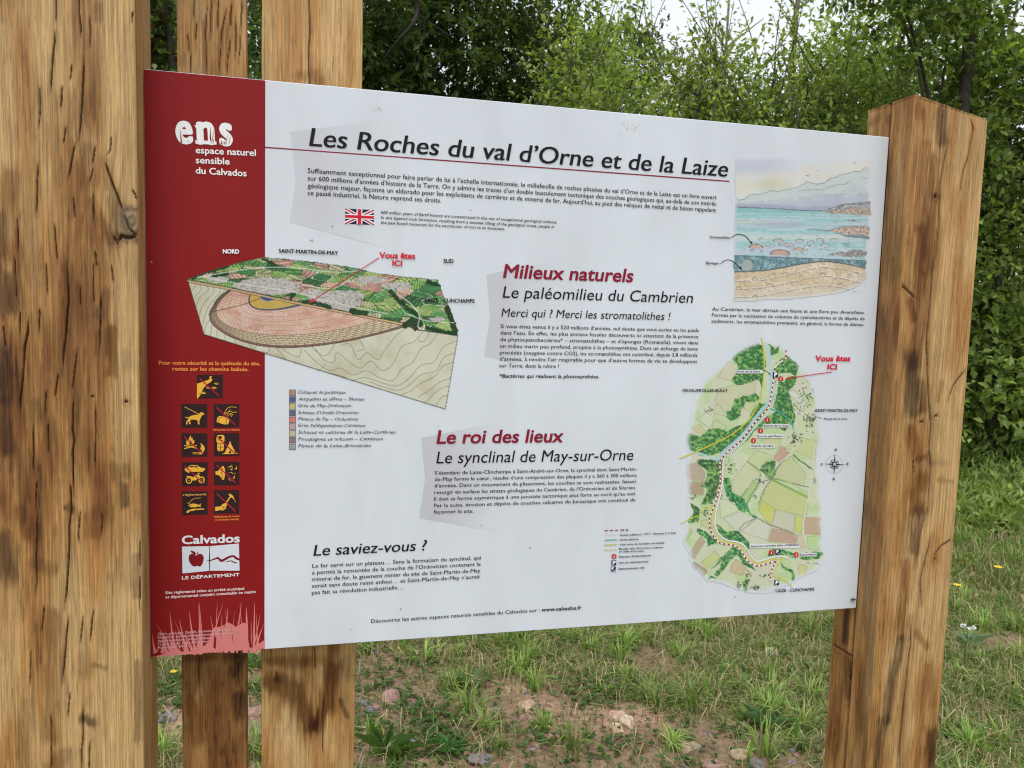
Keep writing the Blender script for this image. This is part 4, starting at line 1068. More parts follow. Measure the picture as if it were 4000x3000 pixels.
# the land on top: fields, hedges, villages
top = z6([(60, 355), (180, 303), (400, 240), (590, 194), (760, 206), (1000, 232), (1250, 266), (1440, 312), (1640, 335), (1862, 357), (1885, 425), (1905, 480), (1940, 540), (1985, 655), (1982, 690), (2007, 757), (1830, 728), (1725, 718), (1650, 692), (1610, 665), (1300, 605), (880, 520), (380, 415)])
m = in_poly(A.x, A.y, top)
zx = (A.x - 700) * 1.8433; zy = (A.y - 900) * 1.8433
s_ = (zx - 60 - (zy - 355) * -1.9); t_ = (zy - (355 + (zx - 60) * 0.2)) 
U = (zx * 1.0 + (zy - zx * .19) * 1.15) / 120.0 + 0.10 * fbm(zx / 90, zy / 50, 21, 2); Vv = (zy - zx * 0.17) / 40.0 - (zx * .0012) + 0.10 * fbm(zx / 90, zy / 50, 22, 2)
iu, iv = np.floor(U), np.floor(Vv); b1 = np.full(U.shape, 9.); b2 = np.full(U.shape, 9.); hsh = np.zeros(U.shape); hs2 = np.zeros(U.shape); hs3 = np.zeros(U.shape)
for du in (-1, 0, 1, 2):
    for dv in (-1, 0, 1, 2):
        cu, cv = iu + du - .5, iv + dv - .5
        su = cu + .15 + .7 * _hash(cu, cv, 71); sv = cv + .15 + .7 * _hash(cu, cv, 72)
        dd = np.maximum(np.abs(U - su) * 1.0, np.abs(Vv - sv) * .95) + .25 * (np.abs(U - su) + np.abs(Vv - sv))
        n_ = dd < b1; b2 = np.where(n_, b1, np.minimum(b2, dd)); b1 = np.where(n_, dd, b1)
        hsh = np.where(n_, _hash(cu, cv, 33), hsh); hs2 = np.where(n_, _hash(cu, cv, 34), hs2); hs3 = np.where(n_, _hash(cu, cv, 35), hs3)
pal = np.array([(78, 126, 72), (104, 140, 78), (122, 150, 84), (64, 112, 70), (138, 156, 98), (172, 134, 118), (184, 150, 134), (92, 138, 86), (146, 152, 112), (158, 124, 110), (60, 100, 62), (166, 162, 132)], float)
base = pal[(hsh * 11.99).astype(int)]
ang = hs2 * 1.6 - 0.4
hat = 0.5 + 0.5 * np.sin((zx * np.sin(ang) + zy * np.cos(ang) * 2.2) * 0.75)
base = base * (0.80 + 0.34 * hat)[..., None] + 40 * (fbm(zx / 9, zy / 6, 41, 2) - 0.5)[..., None]
base = base * (.85 + .4 * (fbm(zx / 60, zy / 30, 42, 3)))[..., None]
ed = ((b2 - b1) < .07)[..., None]; base = np.where(ed & (hs3 > 0.45)[..., None], np.array([44, 66, 46.]), base); base = np.where(ed & (hs3 < 0.22)[..., None], np.array([206, 206, 196.]), base)
base = np.where((vnoise(zx / 6, zy / 3, 44) > .93)[..., None], np.array([36, 58, 40.]), base)
A.c[m] = base[m]; A.a[m] = 1
def village(cx, cy, rx, ry, seed):
    g = np.hypot((zx - cx) / rx, (zy - cy) / ry) + 0.5 * (fbm(zx / 30, zy / 14, seed, 3) - 0.5)
    k = (g < 1) & m
    v = fbm(zx / 11, zy / 6, seed + 1, 3); v2 = vnoise(zx / 9, zy / 4.5, seed + 5)
    c = np.array([172, 166, 162.]) + 80 * (v - .5)[..., None]; c = np.where((v2 > 0.84)[..., None], np.array([196, 194, 196.]), c); c = np.where((v2 < 0.13)[..., None], np.array([92, 86, 86.]), c)
    A.c[k] = c[k]
for v in [(620, 400, 210, 62, 50), (720, 410, 160, 50, 51), (280, 355, 70, 26, 52), (1110, 510, 190, 70, 53), (1180, 470, 150, 40, 54), (1380, 355, 110, 26, 55), (1560, 400, 110, 28, 56), (1190, 560, 60, 30, 57), (960, 450, 80, 30, 58), (1860, 640, 60, 14, 59)]: village(*v)
def wood_(pts, wd, seed): A.line(z6(smooth(pts, 4)), wd, (28, 58, 34), 0.95, warp=10, seed=seed, tex=0.35)
wood_([(1520, 440), (1580, 500), (1640, 560), (1700, 600), (1740, 680)], 16, 61); wood_([(1930, 560), (1960, 640), (1985, 720)], 22, 62); wood_([(1630, 680), (1690, 650), (1700, 700)], 26, 63)
wood_([(900, 515), (1000, 528), (1090, 555)], 14, 64); wood_([(780, 465), (830, 455), (800, 490)], 10, 65); wood_([(90, 350), (180, 310), (350, 262)], 9, 66); wood_([(250, 320), (340, 310)], 16, 67); wood_([(1240, 580), (1340, 600)], 20, 68); wood_([(1790, 370), (1870, 395)], 14, 69)
wood_([(1780, 700), (1900, 730), (1990, 745)], 14, 70); wood_([(600, 205), (700, 250), (640, 262)], 10, 71)
for rd in ([(130, 340), (350, 300), (600, 268), (850, 270), (1100, 300), (1300, 290)], [(150, 330), (400, 378), (800, 440), (1000, 490), (1300, 560), (1500, 600)], [(1560, 450), (1680, 540), (1730, 620), (1720, 700), (1800, 724)], [(1640, 600), (1740, 640), (1820, 655), (1980, 665)], [(850, 380), (1100, 420), (1250, 330)]):
    A.line(z6(smooth(rd, 5)), 2.2, (206, 206, 204), 0.85, cover=False)
A.c[(A.a < 0.5)] = 128
A.line(front + [front[0]], 1.8, (56, 52, 46), 0.9)
A.line(top, 2.2, (40, 60, 40), 0.7, warp=5, seed=80)
A.build('block_diagram', 4, 0.35, 'painted block of layered rock under fields and villages')

# ---------------------------------------------------------------- seascape
A = Art(2860, 600, 3412, 1190)
zx = (A.x - 2700) * 2.1825; zy = (A.y - 560) * 2.1825
wx = zx + 30 * (fbm(zx / 60, zy / 60, 101, 3) - 0.5); wy = zy + 26 * (fbm(zx / 60, zy / 60, 102, 3) - 0.5)
def curve(pts): P = np.array(pts, float); return np.interp(wx, P[:, 0], P[:, 1])
def curve0(pts): P = np.array(pts, float); return np.interp(zx, P[:, 0], P[:, 1])
frame = sstep(395, 425, wx) * sstep(1520 - (zy - 200) * 0.03, 1490 - (zy - 200) * 0.03, wx)
fr2 = sstep(368, 392, wx) * sstep(1530 - (zy - 200) * 0.045, 1505 - (zy - 200) * 0.045, wx)
n1 = fbm(zx / 90, zy / 40, 103, 4); n2 = fbm(zx / 22, zy / 12, 104, 3)
sk = sstep(115, 160, wy) * fr2 * sstep(560, 530, zy)
A.blend(sk * sstep(300, 240, wy - 0.0 * wx) * sstep(1050, 600, wx), (176, 178, 198), 0.75)
pb = sstep(-110, -40, -(np.abs(wy - (330 - 0.11 * (wx - 420)))) ) * fr2
A.blend(pb * sstep(0.2, 0.6, n1), (214, 202, 182), 0.8); A.blend(fr2 * np.exp(-(((wx - 690) / 150) ** 2 + ((wy - 355) / 60) ** 2)), (176, 176, 116), 0.6)
A.blend(fr2 * np.exp(-(((wx - 440) / 70) ** 2 + ((wy - 400) / 60) ** 2)), (216, 204, 160), 0.6)
L1p = [(390, 485), (450, 480), (500, 440), (530, 435), (600, 430), (680, 402), (740, 415), (780, 398), (830, 394), (900, 375), (960, 350), (985, 325), (1040, 345), (1090, 345), (1130, 338), (1190, 295), (1230, 292), (1260, 270), (1330, 260), (1400, 240), (1440, 240), (1485, 205)]
L1 = curve0(L1p)
A.blend(fr2 * sstep(L1 - 2, L1 + 10, zy) * sstep(560, 540, zy), (178, 192, 188), 0.8)
A.blend(fr2 * (zy < 585) * sstep(L1 + 40, L1 + 110, zy) * sstep(0.35, 0.7, n1), (158, 172, 186), 0.7)
L2p = [(400, 520), (480, 505), (560, 495), (700, 488), (820, 470), (900, 478), (980, 462), (1050, 470), (1200, 440), (1330, 440), (1500, 425)]
A.blend(fr2 * (zy < 585) * sstep(curve0(L2p), curve0(L2p) + 25, wy), (160, 164, 188), 0.7)
wl = curve0([(385, 545), (700, 556), (960, 572), (1100, 575), (1510, 560)])
A.blend(fr2 * sstep(-45, -22, wy - wl) * (zy < wl + 6) * sstep(1320, 1180, wx), (128, 130, 166), 0.65)
wat = fr2 * (zy > wl) * (zy < curve0([(365, 955), (1480, 1000)]) + 2)
band = fbm(zx / 400, zy / 13, 105, 4)
A.blend(wat, (178, 200, 206)); A.blend(wat * sstep(0.42, 0.62, band), (118, 178, 178), 0.85); A.blend(wat * sstep(0.55, 0.35, band) * sstep(600, 680, zy), (164, 172, 194), 0.7)
A.blend(wat * sstep(630, 560, zy), (84, 160, 154), 0.75); A.blend(wat * np.exp(-((wy - 665 - 0.02 * wx) / 10.0) ** 2) * sstep(1000, 700, wx), (216, 198, 172), 0.8)
A.blend(wat * np.exp(-((wy - 690) / 26.0) ** 2) * sstep(500, 620, wx) * sstep(1050, 900, wx), (140, 146, 178), 0.6)
A.blend(wat * np.exp(-((wy - 800) / 22.0) ** 2), (208, 206, 196), 0.65); A.blend(wat * np.exp(-((wy - 900) / 40.0) ** 2) * sstep(0.5, 0.75, n1), (206, 212, 208), 0.8)
A.blend(wat * sstep(0.62, 0.75, n2), (90, 120, 140), 0.35)
def rock(poly, col, seed, dark=(66, 56, 56)):
    k = in_poly(wx, wy, poly).astype(float)
    A.blend(k, col, 0.95); A.blend(k * sstep(0.5, 0.66, fbm(zx / 12, zy / 5, seed, 3)), dark, 0.85); A.blend(k * sstep(0.45, 0.3, fbm(zx / 16, zy / 6, seed + 1, 3)), (214, 196, 178), 0.8)
rock([(1060, 578), (1200, 560), (1280, 520), (1400, 510), (1530, 495), (1530, 545), (1280, 560)], (112, 122, 138), 110)
rock([(1080, 582), (1240, 562), (1360, 555), (1530, 540), (1530, 615), (1400, 608), (1200, 590)], (160, 128, 104), 112)
rock([(1150, 745), (1250, 720), (1400, 705), (1520, 712), (1520, 782), (1400, 780), (1250, 765)], (186, 140, 116), 114)
A.blend(in_poly(wx, wy, [(1200, 770), (1520, 785), (1520, 820), (1400, 810)]).astype(float), (46, 92, 96), 0.8)
rock([(1150, 955), (1260, 925), (1400, 905), (1500, 915), (1500, 960), (1300, 965)], (120, 116, 120), 116)
A.blend(in_poly(wx, wy, [(1310, 660), (1380, 650), (1440, 662), (1380, 672)]).astype(float), (110, 96, 80), 0.8)
def dome(cx, cy, rx, ry, col, ring=False):
    e = ((zx - cx) / rx) ** 2 + ((zy - cy) / ry) ** 2
    if ring: A.blend(np.clip(1.2 - np.abs(np.sqrt(((zx - cx) / (rx * 1.9)) ** 2 + ((zy - cy - ry * .1) / (ry * .95)) ** 2) - 1) * 14, 0, 1) * fr2, (120, 140, 140), 0.5)
    low = (e < 1) & (zy > cy); A.blend(((np.abs(zx - cx) < rx) & (zy > cy) & (zy < cy + ry * 1.4)) * sstep(0.4, 0.7, n2), (70, 100, 110), 0.5)
    up = (e < 1) & (zy <= cy + ry * .25); A.blend(up.astype(float), col, 0.95); A.blend((np.abs(np.sqrt(e) - 1) < 0.12) & (zy < cy + 2), (84, 70, 66), 0.85)
dome(552, 888, 58, 28, (186, 140, 124), True); dome(755, 945, 78, 38, (184, 128, 110), True); dome(740, 838, 40, 26, (166, 160, 160)); dome(916, 912, 46, 22, (186, 146, 132)); dome(922, 836, 34, 16, (184, 170, 164)); dome(1018, 850, 32, 18, (176, 168, 166))
dome(832, 868, 40, 18, (190, 176, 166)); dome(1098, 826, 32, 16, (170, 168, 168)); dome(1215, 826, 24, 16, (176, 172, 170)); dome(1140, 880, 42, 24, (172, 182, 182)); dome(1320, 864, 28, 14, (110, 160, 140)); dome(985, 890, 26, 20, (190, 196, 196)); dome(652, 866, 24, 18, (170, 184, 184)); dome(1062, 890, 18, 12, (186, 190, 190)); dome(598, 820, 22, 10, (180, 172, 166))
st_ = curve0([(365, 955), (1480, 1000)]); sb = curve0(smooth([(365, 1096), (480, 1092), (600, 1085), (720, 1070), (850, 1045), (980, 1022), (1100, 1008), (1220, 1012), (1350, 1035), (1490, 1064)]))
fr3 = sstep(362, 374, wx) * sstep(1495, 1480, wx)
und = fr3 * (zy > st_) * (zy < sb)
A.blend(und, (60, 112, 124)); A.blend(und * sstep(0.4, 0.7, fbm(zx / 30, zy / 20, 120, 3)), (130, 170, 168), 0.8); A.blend(und * sstep(0.55, 0.65, fbm(zx / 8, zy / 12, 121, 2)), (36, 58, 70), 0.8)
A.blend(und * (np.hypot(zx - 475, (zy - 1040) * 1.0) < 52), (156, 160, 146), 0.7); A.blend(und * (np.abs(np.hypot(zx - 475, zy - 1040) - 52) < 3), (60, 60, 60), 0.7)
A.blend(und * (np.hypot(zx - 1068, zy - 975) < 32), (150, 160, 150), 0.7)
bot = curve([(365, 1350), (600, 1335), (900, 1318), (1150, 1290), (1300, 1262), (1400, 1230), (1490, 1150)])
sand = fr3 * (zy >= sb) * sstep(bot + 10, bot - 45, wy)
A.blend(sand, (196, 166, 122)); A.blend(sand * sstep(0.45, 0.7, n1), (214, 196, 164), 0.9); A.blend(sand * sstep(0.56, 0.66, fbm(zx / 14, zy / 12, 122, 3)), (150, 112, 74), 0.6)
A.blend(sand * sstep(bot - 150, bot - 20, wy), (204, 196, 184), 0.45)
for k, dy in enumerate((78, 145, 215)):
    cv = [(q[0], q[1] + dy) for q in smooth([(370, 1100), (600, 1088), (850, 1040), (1080, 985 + k * 8), (1250, 992 + k * 10), (1480, 1040 + k * 16)], 6)]
    A.line(z13([(q[0], q[1] - 5) for q in cv]), 3, (222, 214, 200), 0.8, warp=4, seed=130 + k, cover=False); A.line(z13(cv), 1.5, (90, 70, 54), 0.8, warp=4, seed=130 + k, dash=(60, 6))
for (cx, cy, r) in ((800, 1125, 32), (670, 1225, 36), (405, 1240, 24), (1120, 1128, 30), (540, 1165, 26), (1265, 1210, 22), (545, 1310, 20), (700, 1120, 16)):
    for rr in (r, r * .7): A.line(z13([(cx + rr * math.cos(a), cy - rr * math.sin(a) * .9) for a in np.linspace(0.1, 3.0, 12)]), 1.2, (110, 84, 62), 0.7)
A.line(z13(smooth([(370, 1096), (480, 1092), (600, 1085), (720, 1070), (850, 1045), (980, 1022), (1100, 1008), (1220, 1012), (1350, 1035), (1482, 1064)], 5)), 3.2, (34, 38, 44), 0.95, warp=3)
A.line(z13([(364, 955), (1482, 1000)]), 1.8, (40, 50, 56), 0.9); A.line(z13([(388, 544), (700, 556), (960, 572), (1110, 576)]), 2.2, (44, 56, 70), 0.9, warp=2)
A.line(z13(L1p), 1.6, (90, 96, 100), 0.85, warp=5, seed=140); A.line(z13([(q[0], q[1] + 2) for q in L2p]), 1.2, (110, 116, 130), 0.6, warp=8, seed=141, dash=(30, 8))
A.line(z13([(900, 410), (1000, 392), (1100, 400), (1180, 372), (1250, 352), (1330, 345), (1345, 315)]), 1.3, (96, 104, 110), 0.7, warp=6, seed=142); A.line(z13([(1440, 290), (1480, 298), (1538, 292)]), 1.3, (96, 104, 110), 0.7, warp=4)
A.line(z13([(980, 738), (1060, 736), (1140, 745), (1180, 748)]), 1.8, (50, 60, 66), 0.8, warp=3); A.line(z13([(1180, 745), (1260, 716), (1330, 706), (1400, 712), (1510, 708)]), 1.4, (90, 66, 60), 0.8, warp=6)
A.line(z13([(1150, 568), (1280, 520), (1400, 512), (1525, 498)]), 1.6, (50, 54, 60), 0.8, warp=6)
A.c = A.c * .70 + np.array([204., 209., 217.]) * .30
A.build('seascape_painting', 3, 0.03, 'water-colour of a shallow sea with domes, hills and sandy layers')

# ---------------------------------------------------------------- the map
A = Art(2650, 1310, 3260, 2330, 2.5)
fx, fy = A.x, A.y
wx = fx + 26 * (fbm(fx / 40, fy / 40, 201, 3) - 0.5); wy = fy + 26 * (fbm(fx / 40, fy / 40, 202, 3) - 0.5)
edge = [(2985, 1312), (3040, 1340), (3095, 1385), (3150, 1450), (3195, 1560), (3205, 1700), (3200, 1850), (3212, 2000), (3215, 2140), (3225, 2180), (3190, 2230), (3120, 2270), (3060, 2300), (2960, 2325), (2860, 2305), (2760, 2270), (2690, 2200), (2668, 2110), (2680, 1980), (2680, 1800), (2685, 1680), (2705, 1580), (2740, 1500), (2800, 1430), (2880, 1370)]
dE, _, _ = seg_dist(wx, wy, edge + [edge[0]]); ins = in_poly(wx, wy, edge)
mk = np.where(ins, sstep(0, 26, dE), 0.0)
g = fbm(fx / 46, fy / 46, 203, 4)
A.blend(mk, (190, 200, 164)); A.blend(mk * sstep(0.5, 0.75, g), (196, 190, 170), 0.9); A.blend(mk * sstep(0.5, 0.3, g), (168, 192, 128), 0.7)
def field(pts, col, seed=0, z=z14, amt=0.85, hatch=None):
    q = z(pts); A.poly(q, col, amt * 0.9, tex=0.35, seed=seed, cover=False)
    A.line(q + [q[0]], 1.4, (130, 128, 100), 0.5, warp=4, seed=seed, cover=False)
    if hatch:
        k = in_poly(A.wx, A.wy, q); h = 0.5 + 0.5 * np.sin((fx * hatch[0] + fy * hatch[1]) * 0.55)
        A.blend(k * (h > 0.6), (176, 150, 120), 0.35, cover=False)
fld = [([(150, 290), (270, 275), (340, 380), (330, 460), (150, 440)], (164, 144, 124), (0.2, 1)), ([(180, 460), (330, 470), (320, 600), (170, 580)], (150, 124, 98), (0.1, 1)),
       ([(600, 460), (760, 260), (900, 380), (700, 640), (610, 560)], (186, 188, 146), None), ([(760, 260), (860, 150), (1010, 200), (890, 370)], (184, 194, 140), None),
       ([(1020, 230), (1110, 100), (1180, 180), (1080, 270)], (186, 130, 116), None), ([(1060, 300), (1200, 210), (1350, 380), (1320, 510), (1030, 430)], (186, 196, 140), (0.3, 1)),
       ([(950, 520), (1020, 440), (1370, 600), (1350, 800), (870, 740)], (184, 194, 116), (0.3, 1)), ([(870, 740), (920, 650), (1040, 740), (1010, 870), (970, 880)], (186, 190, 70), None),
       ([(1050, 740), (1240, 790), (1220, 970), (1000, 890)], (184, 184, 160), None), ([(1245, 800), (1320, 810), (1300, 980), (1235, 960)], (188, 192, 72), None),
       ([(1335, 815), (1500, 825), (1490, 990), (1330, 990)], (176, 138, 114), (0.2, 1)), ([(1010, 925), (1260, 990), (1250, 1080), (970, 1060)], (172, 130, 110), (0.2, 1)),
       ([(520, 830), (700, 760), (850, 830), (670, 970)], (194, 194, 178), None), ([(480, 640), (560, 640), (700, 740), (500, 830)], (194, 202, 166), None), ([(700, 960), (860, 830), (1000, 910), (960, 1050)], (198, 196, 180), None),
       ([(1270, 990), (1330, 1000), (1350, 1130), (1240, 1090)], (196, 178, 150), None), ([(1360, 1010), (1500, 1000), (1480, 1150), (1370, 1130)], (168, 200, 130), None),
       ([(230, 1260), (370, 1340), (290, 1470), (180, 1400)], (148, 128, 106), (0.6, 1)), ([(180, 1180), (300, 1000), (340, 1060), (230, 1240)], (164, 142, 112), (1, 0.5)), ([(300, 1270), (440, 1150), (500, 1220), (370, 1330)], (184, 192, 110), None),
       ([(600, 1290), (650, 1230), (750, 1320), (710, 1400), (590, 1360)], (186, 160, 120), None), ([(110, 1050), (200, 930), (215, 960), (150, 1070)], (140, 184, 84), None), ([(1270, 1290), (1355, 1300), (1340, 1440), (1275, 1450)], (196, 190, 110), None),
       ([(700, 620), (830, 440), (880, 500), (760, 690)], (150, 178, 112), None), ([(300, 850), (400, 840), (400, 940), (300, 900)], (186, 192, 130), None), ([(1130, 130), (1310, 20), (1450, 60), (1440, 260), (1240, 150)], (190, 200, 130), (0.5, 1)),
       ([(900, 50), (1000, 20), (1080, 30), (1090, 120), (960, 150)], (188, 190, 140), None)]
for k, (q, c, h) in enumerate(fld): field(q, c, 210 + k, hatch=h)
fl2 = [([(520, 570), (620, 410), (725, 450), (660, 610)], (198, 190, 160)), ([(500, 760), (530, 680), (650, 660), (900, 590), (880, 750), (740, 740), (690, 820), (650, 930), (570, 900), (490, 800)], (190, 188, 150)),
       ([(780, 880), (810, 790), (890, 820), (860, 930)], (190, 194, 136)), ([(320, 990), (400, 920), (500, 980), (440, 1080)], (196, 202, 176)), ([(470, 1000), (560, 1030), (600, 1050), (570, 1140), (470, 1110)], (186, 196, 150)),
       ([(250, 1080), (330, 1040), (400, 1110), (380, 1160)], (190, 178, 128)), ([(1200, 720), (1280, 700), (1420, 840), (1380, 870)], (206, 206, 202)), ([(1390, 600), (1520, 590), (1510, 700)], (206, 208, 120)), ([(500, 840), (560, 880), (590, 960), (480, 930)], (180, 198, 150))]
for k, (q, c) in enumerate(fl2): field(q, c, 240 + k, z=z12)
def forest(pts, seed, z=z12, col=(62, 128, 58)):
    q = z(pts); k = in_poly(wx, wy, q).astype(float)
    n = fbm(fx / 9, fy / 9, seed, 3)
    A.blend(k, col, 0.92); A.blend(k * sstep(0.50, 0.62, n), (34, 92, 44), 0.8); A.blend(k * sstep(0.47, 0.34, n), (136, 182, 88), 0.85); A.blend(k * sstep(0.66, 0.72, vnoise(fx / 4, fy / 4, seed + 2)), (24, 52, 30), 0.6)
forest([(640, 400), (780, 270), (900, 230), (960, 260), (970, 480), (960, 620), (900, 600), (740, 640), (650, 610), (720, 500), (730, 440)], 301)
forest([(690, 760), (900, 740), (940, 800), (880, 820), (800, 800), (760, 900), (740, 960), (650, 1010), (600, 980), (620, 900), (670, 900)], 302)
forest([(210, 1110), (360, 1160), (420, 1080), (620, 1100), (800, 1020), (840, 940), (940, 830), (1020, 840), (980, 920), (700, 1200), (560, 1320), (420, 1360), (230, 1290)], 303)
forest([(1090, 600), (1180, 620), (1260, 560), (1310, 560), (1300, 640), (1220, 700), (1250, 830), (1280, 960), (1270, 1060), (1080, 920), (1040, 880), (1100, 700)], 304)
forest([(1120, 400), (1230, 360), (1340, 470), (1300, 560), (1180, 520), (1100, 540), (1090, 480)], 305); forest([(940, 1000), (1080, 920), (1240, 1020), (1180, 1110), (1000, 1040), (880, 1110), (840, 1180), (760, 1240), (720, 1220)], 306, col=(76, 146, 70))
forest([(320, 1370), (560, 1400), (560, 1500), (420, 1530), (340, 1450)], 307, col=(40, 84, 50)); forest([(420, 1400), (540, 1500), (560, 1640), (400, 1640)], 308, col=(120, 160, 84))
forest([(870, 230), (960, 250), (1000, 400), (950, 700), (930, 600)], 309); forest([(1020, 210), (1080, 300), (1140, 230), (1110, 330), (1040, 360)], 310)
forest([(540, 420), (600, 420), (610, 500), (600, 560), (700, 620), (760, 700), (770, 750), (850, 800), (850, 822), (760, 780), (690, 740), (600, 660), (540, 600), (530, 500)], 311, z14, (40, 140, 84))
forest([(440, 900), (500, 930), (560, 960), (680, 970), (740, 1040), (780, 1120), (760, 1160), (700, 1080), (600, 1040), (520, 1030), (460, 980)], 312, z14, (50, 120, 66)); forest([(250, 930), (330, 950), (380, 1000), (440, 1060), (440, 1100), (370, 1110), (350, 1040), (280, 990), (240, 960)], 313, z14, (44, 136, 76))
forest([(200, 670), (260, 700), (290, 760), (260, 860), (170, 860), (210, 780)], 314, z14, (50, 100, 56)); forest([(620, 1110), (700, 1180), (800, 1280), (850, 1370), (760, 1310), (680, 1230), (600, 1180), (500, 1260), (400, 1340), (470, 1240), (560, 1160)], 315, z14, (50, 124, 70))
forest([(520, 1240), (640, 1170), (640, 1200), (480, 1400), (440, 1390)], 316, z14, (56, 128, 74)); forest([(360, 1450), (400, 1400), (470, 1420), (460, 1440), (400, 1430)], 317, z14, (50, 124, 70)); forest([(950, 1180), (1020, 1130), (1120, 1140), (1240, 1180), (1260, 1230), (1130, 1190), (960, 1210)], 318, z14, (60, 140, 70))
forest([(1290, 1230), (1350, 1150), (1460, 1170), (1560, 1175), (1540, 1200), (1470, 1200), (1460, 1230), (1340, 1245)], 319, z14, (48, 130, 66)); forest([(1080, 1270), (1140, 1310), (1220, 1360), (1240, 1450), (1210, 1460), (1200, 1380), (1110, 1330)], 320, z14, (46, 120, 66))
forest([(890, 300), (960, 260), (1060, 260), (1050, 400), (1000, 440), (880, 360)], 321, z14, (100, 140, 90)); forest([(330, 620), (400, 600), (420, 680), (310, 700)], 322, z14, (90, 160, 70)); forest([(730, 1440), (780, 1440), (740, 1560), (715, 1550)], 323, z14, (84, 120, 60))
forest([(300, 480), (460, 400), (480, 500), (430, 640), (300, 690), (360, 560)], 324, z14, (60, 100, 56))
# hamlets: dots
rm = random.Random(11)
def dots(cx, cy, rx, ry, n, z, col=(54, 50, 52), r=4):
    for _ in range(n):
        a, b = rm.gauss(0, .5), rm.gauss(0, .5); q = one(z, (cx + a * rx, cy + b * ry))
        A.line([q, (q[0] + rm.uniform(-3, 4), q[1] + rm.uniform(-3, 3))], r * rm.uniform(.5, 1), col if rm.random() < .7 else (60, 100, 60), 0.85)
dots(1400, 740, 80, 90, 34, z12); dots(1440, 1000, 80, 110, 46, z12); dots(1290, 1180, 60, 70, 40, z12); dots(1330, 850, 90, 80, 26, z12, (110, 120, 70)); dots(430, 900, 50, 30, 10, z12); dots(1470, 560, 30, 70, 10, z12, (150, 150, 150))
dots(600, 330, 50, 80, 20, z14); dots(500, 590, 60, 40, 14, z14); dots(340, 770, 50, 60, 14, z14); dots(770, 1380, 40, 40, 30, z14, (110, 90, 70), 2.6); dots(680, 1500, 30, 60, 16, z14); dots(850, 1520, 80, 20, 22, z14); dots(940, 1400, 60, 12, 12, z14); dots(200, 620, 50, 30, 12, z14); dots(1430, 440, 16, 60, 12, z14, (150, 150, 150)); dots(840, 620, 40, 30, 6, z14); dots(880, 460, 60, 30, 10, z14, (40, 70, 40)); dots(1440, 1280, 60, 10, 6, z14)
for c in ([(1180, 170), (1060, 330), (1010, 430), (940, 520), (870, 700)], [(870, 480), (1010, 430), (1380, 520)], [(760, 260), (1010, 430)], [(700, 620), (760, 530)], [(860, 820), (1000, 900), (1230, 980)], [(670, 960), (730, 880), (850, 825)], [(750, 690), (870, 480), (900, 390)]):
    A.line(z14(c), 1.8, (50, 66, 46), 0.7, warp=4, seed=7, cover=False)
A.line(z14([(1010, 445), (1180, 530), (1360, 620)]), 6, (110, 160, 60), 0.9); A.line(z14([(1050, 420), (1200, 480), (1360, 570)]), 4, (150, 186, 90), 0.8)
for c in ([(1440, 100), (1420, 260), (1380, 560), (1340, 780), (1320, 940), (1360, 1140)], [(110, 1050), (180, 1200), (230, 1240), (370, 1340)], [(850, 1250), (1100, 1210), (1300, 1200)]):
    A.line(z14(smooth(c, 4)), 2.6, (206, 206, 196), 0.85)
A.line(z14([(1220, 200), (1310, 270), (1410, 340)]), 4, (60, 80, 50), 0.8, warp=6); A.line(z14([(1040, 310), (1100, 260), (1200, 170), (1290, 60)]), 4, (204, 206, 206), 0.8)
# river
riv = z12(smooth([(1018, 195), (1010, 280), (1040, 370), (1022, 460), (1050, 530), (1045, 640), (1040, 740), (1020, 830), (930, 930), (800, 1110), (700, 1210), (590, 1300), (530, 1380)], 5))
A.line(riv, 12, (160, 192, 200), 0.95, warp=4); A.line(z12(smooth([(200, 1300), (300, 1322), (400, 1350), (470, 1385), (540, 1390)], 5)), 8, (164, 196, 204), 0.95, warp=4)
mk2 = mk ** .8
A.c = A.c * mk2[..., None] + np.array([204., 209., 217.]) * (1 - mk2[..., None])
A.a = np.minimum(A.a, mk2 + .0)
A.c = A.c * .88 + np.array([204., 209., 217.]) * .12
A.build('map_painting', 3, 0.03, 'hand painted map of a river valley with fields and woods')

# routes, names and symbols over the map, crisp
p = Print('map_symbols', 5, 'routes, place names and symbols printed over the map')
yel = (214, 202, 52)
p.line(z12(smooth([(952, 178), (975, 330), (978, 500), (955, 700), (900, 880), (800, 1020), (640, 1150), (420, 1260), (137, 1380)], 6)), 4.6, (196, 186, 60), 0.5)
p.line(z12(smooth([(1108, 600), (1098, 720), (1068, 830), (1040, 900), (960, 990), (860, 1100), (780, 1200), (680, 1290), (590, 1360)], 6)), 8, (214, 222, 220), 0.3)
p.line(z12(smooth([(1108, 600), (1098, 720), (1068, 830), (1040, 900), (960, 990), (860, 1100), (780, 1200), (680, 1290), (590, 1360)], 6)), 8, (84, 150, 130), 0.6, dash=(2.4, 5))
wr = smooth([(528, 230), (518, 300), (516, 420), (500, 560), (470, 680), (442, 800), (442, 900), (480, 985), (560, 1045), (660, 1062), (740, 1110), (790, 1190), (850, 1250), (930, 1240), (1040, 1206), (1110, 1206), (1170, 1225)], 6)
p.line(z14(wr), 7, (120, 124, 110), 0.2); p.line(z14(wr), 5.4, (222, 222, 218), 0.4)
rr = smooth([(490, 240), (488, 330), (492, 460), (470, 580), (440, 680), (400, 780), (382, 850), (400, 960), (440, 1030), (500, 1078), (620, 1094), (690, 1140), (740, 1220), (800, 1280), (870, 1300), (960, 1278), (1048, 1256)], 6)
r0 = z12(smooth([(1196, 300), (1190, 385), (1120, 430), (1085, 490), (1078, 560), (1062, 660), (1042, 790), (1010, 890), (930, 975), (840, 1080), (760, 1190), (640, 1290), (560, 1375)], 6))
rrz = r0 + z14(rr)[1:]
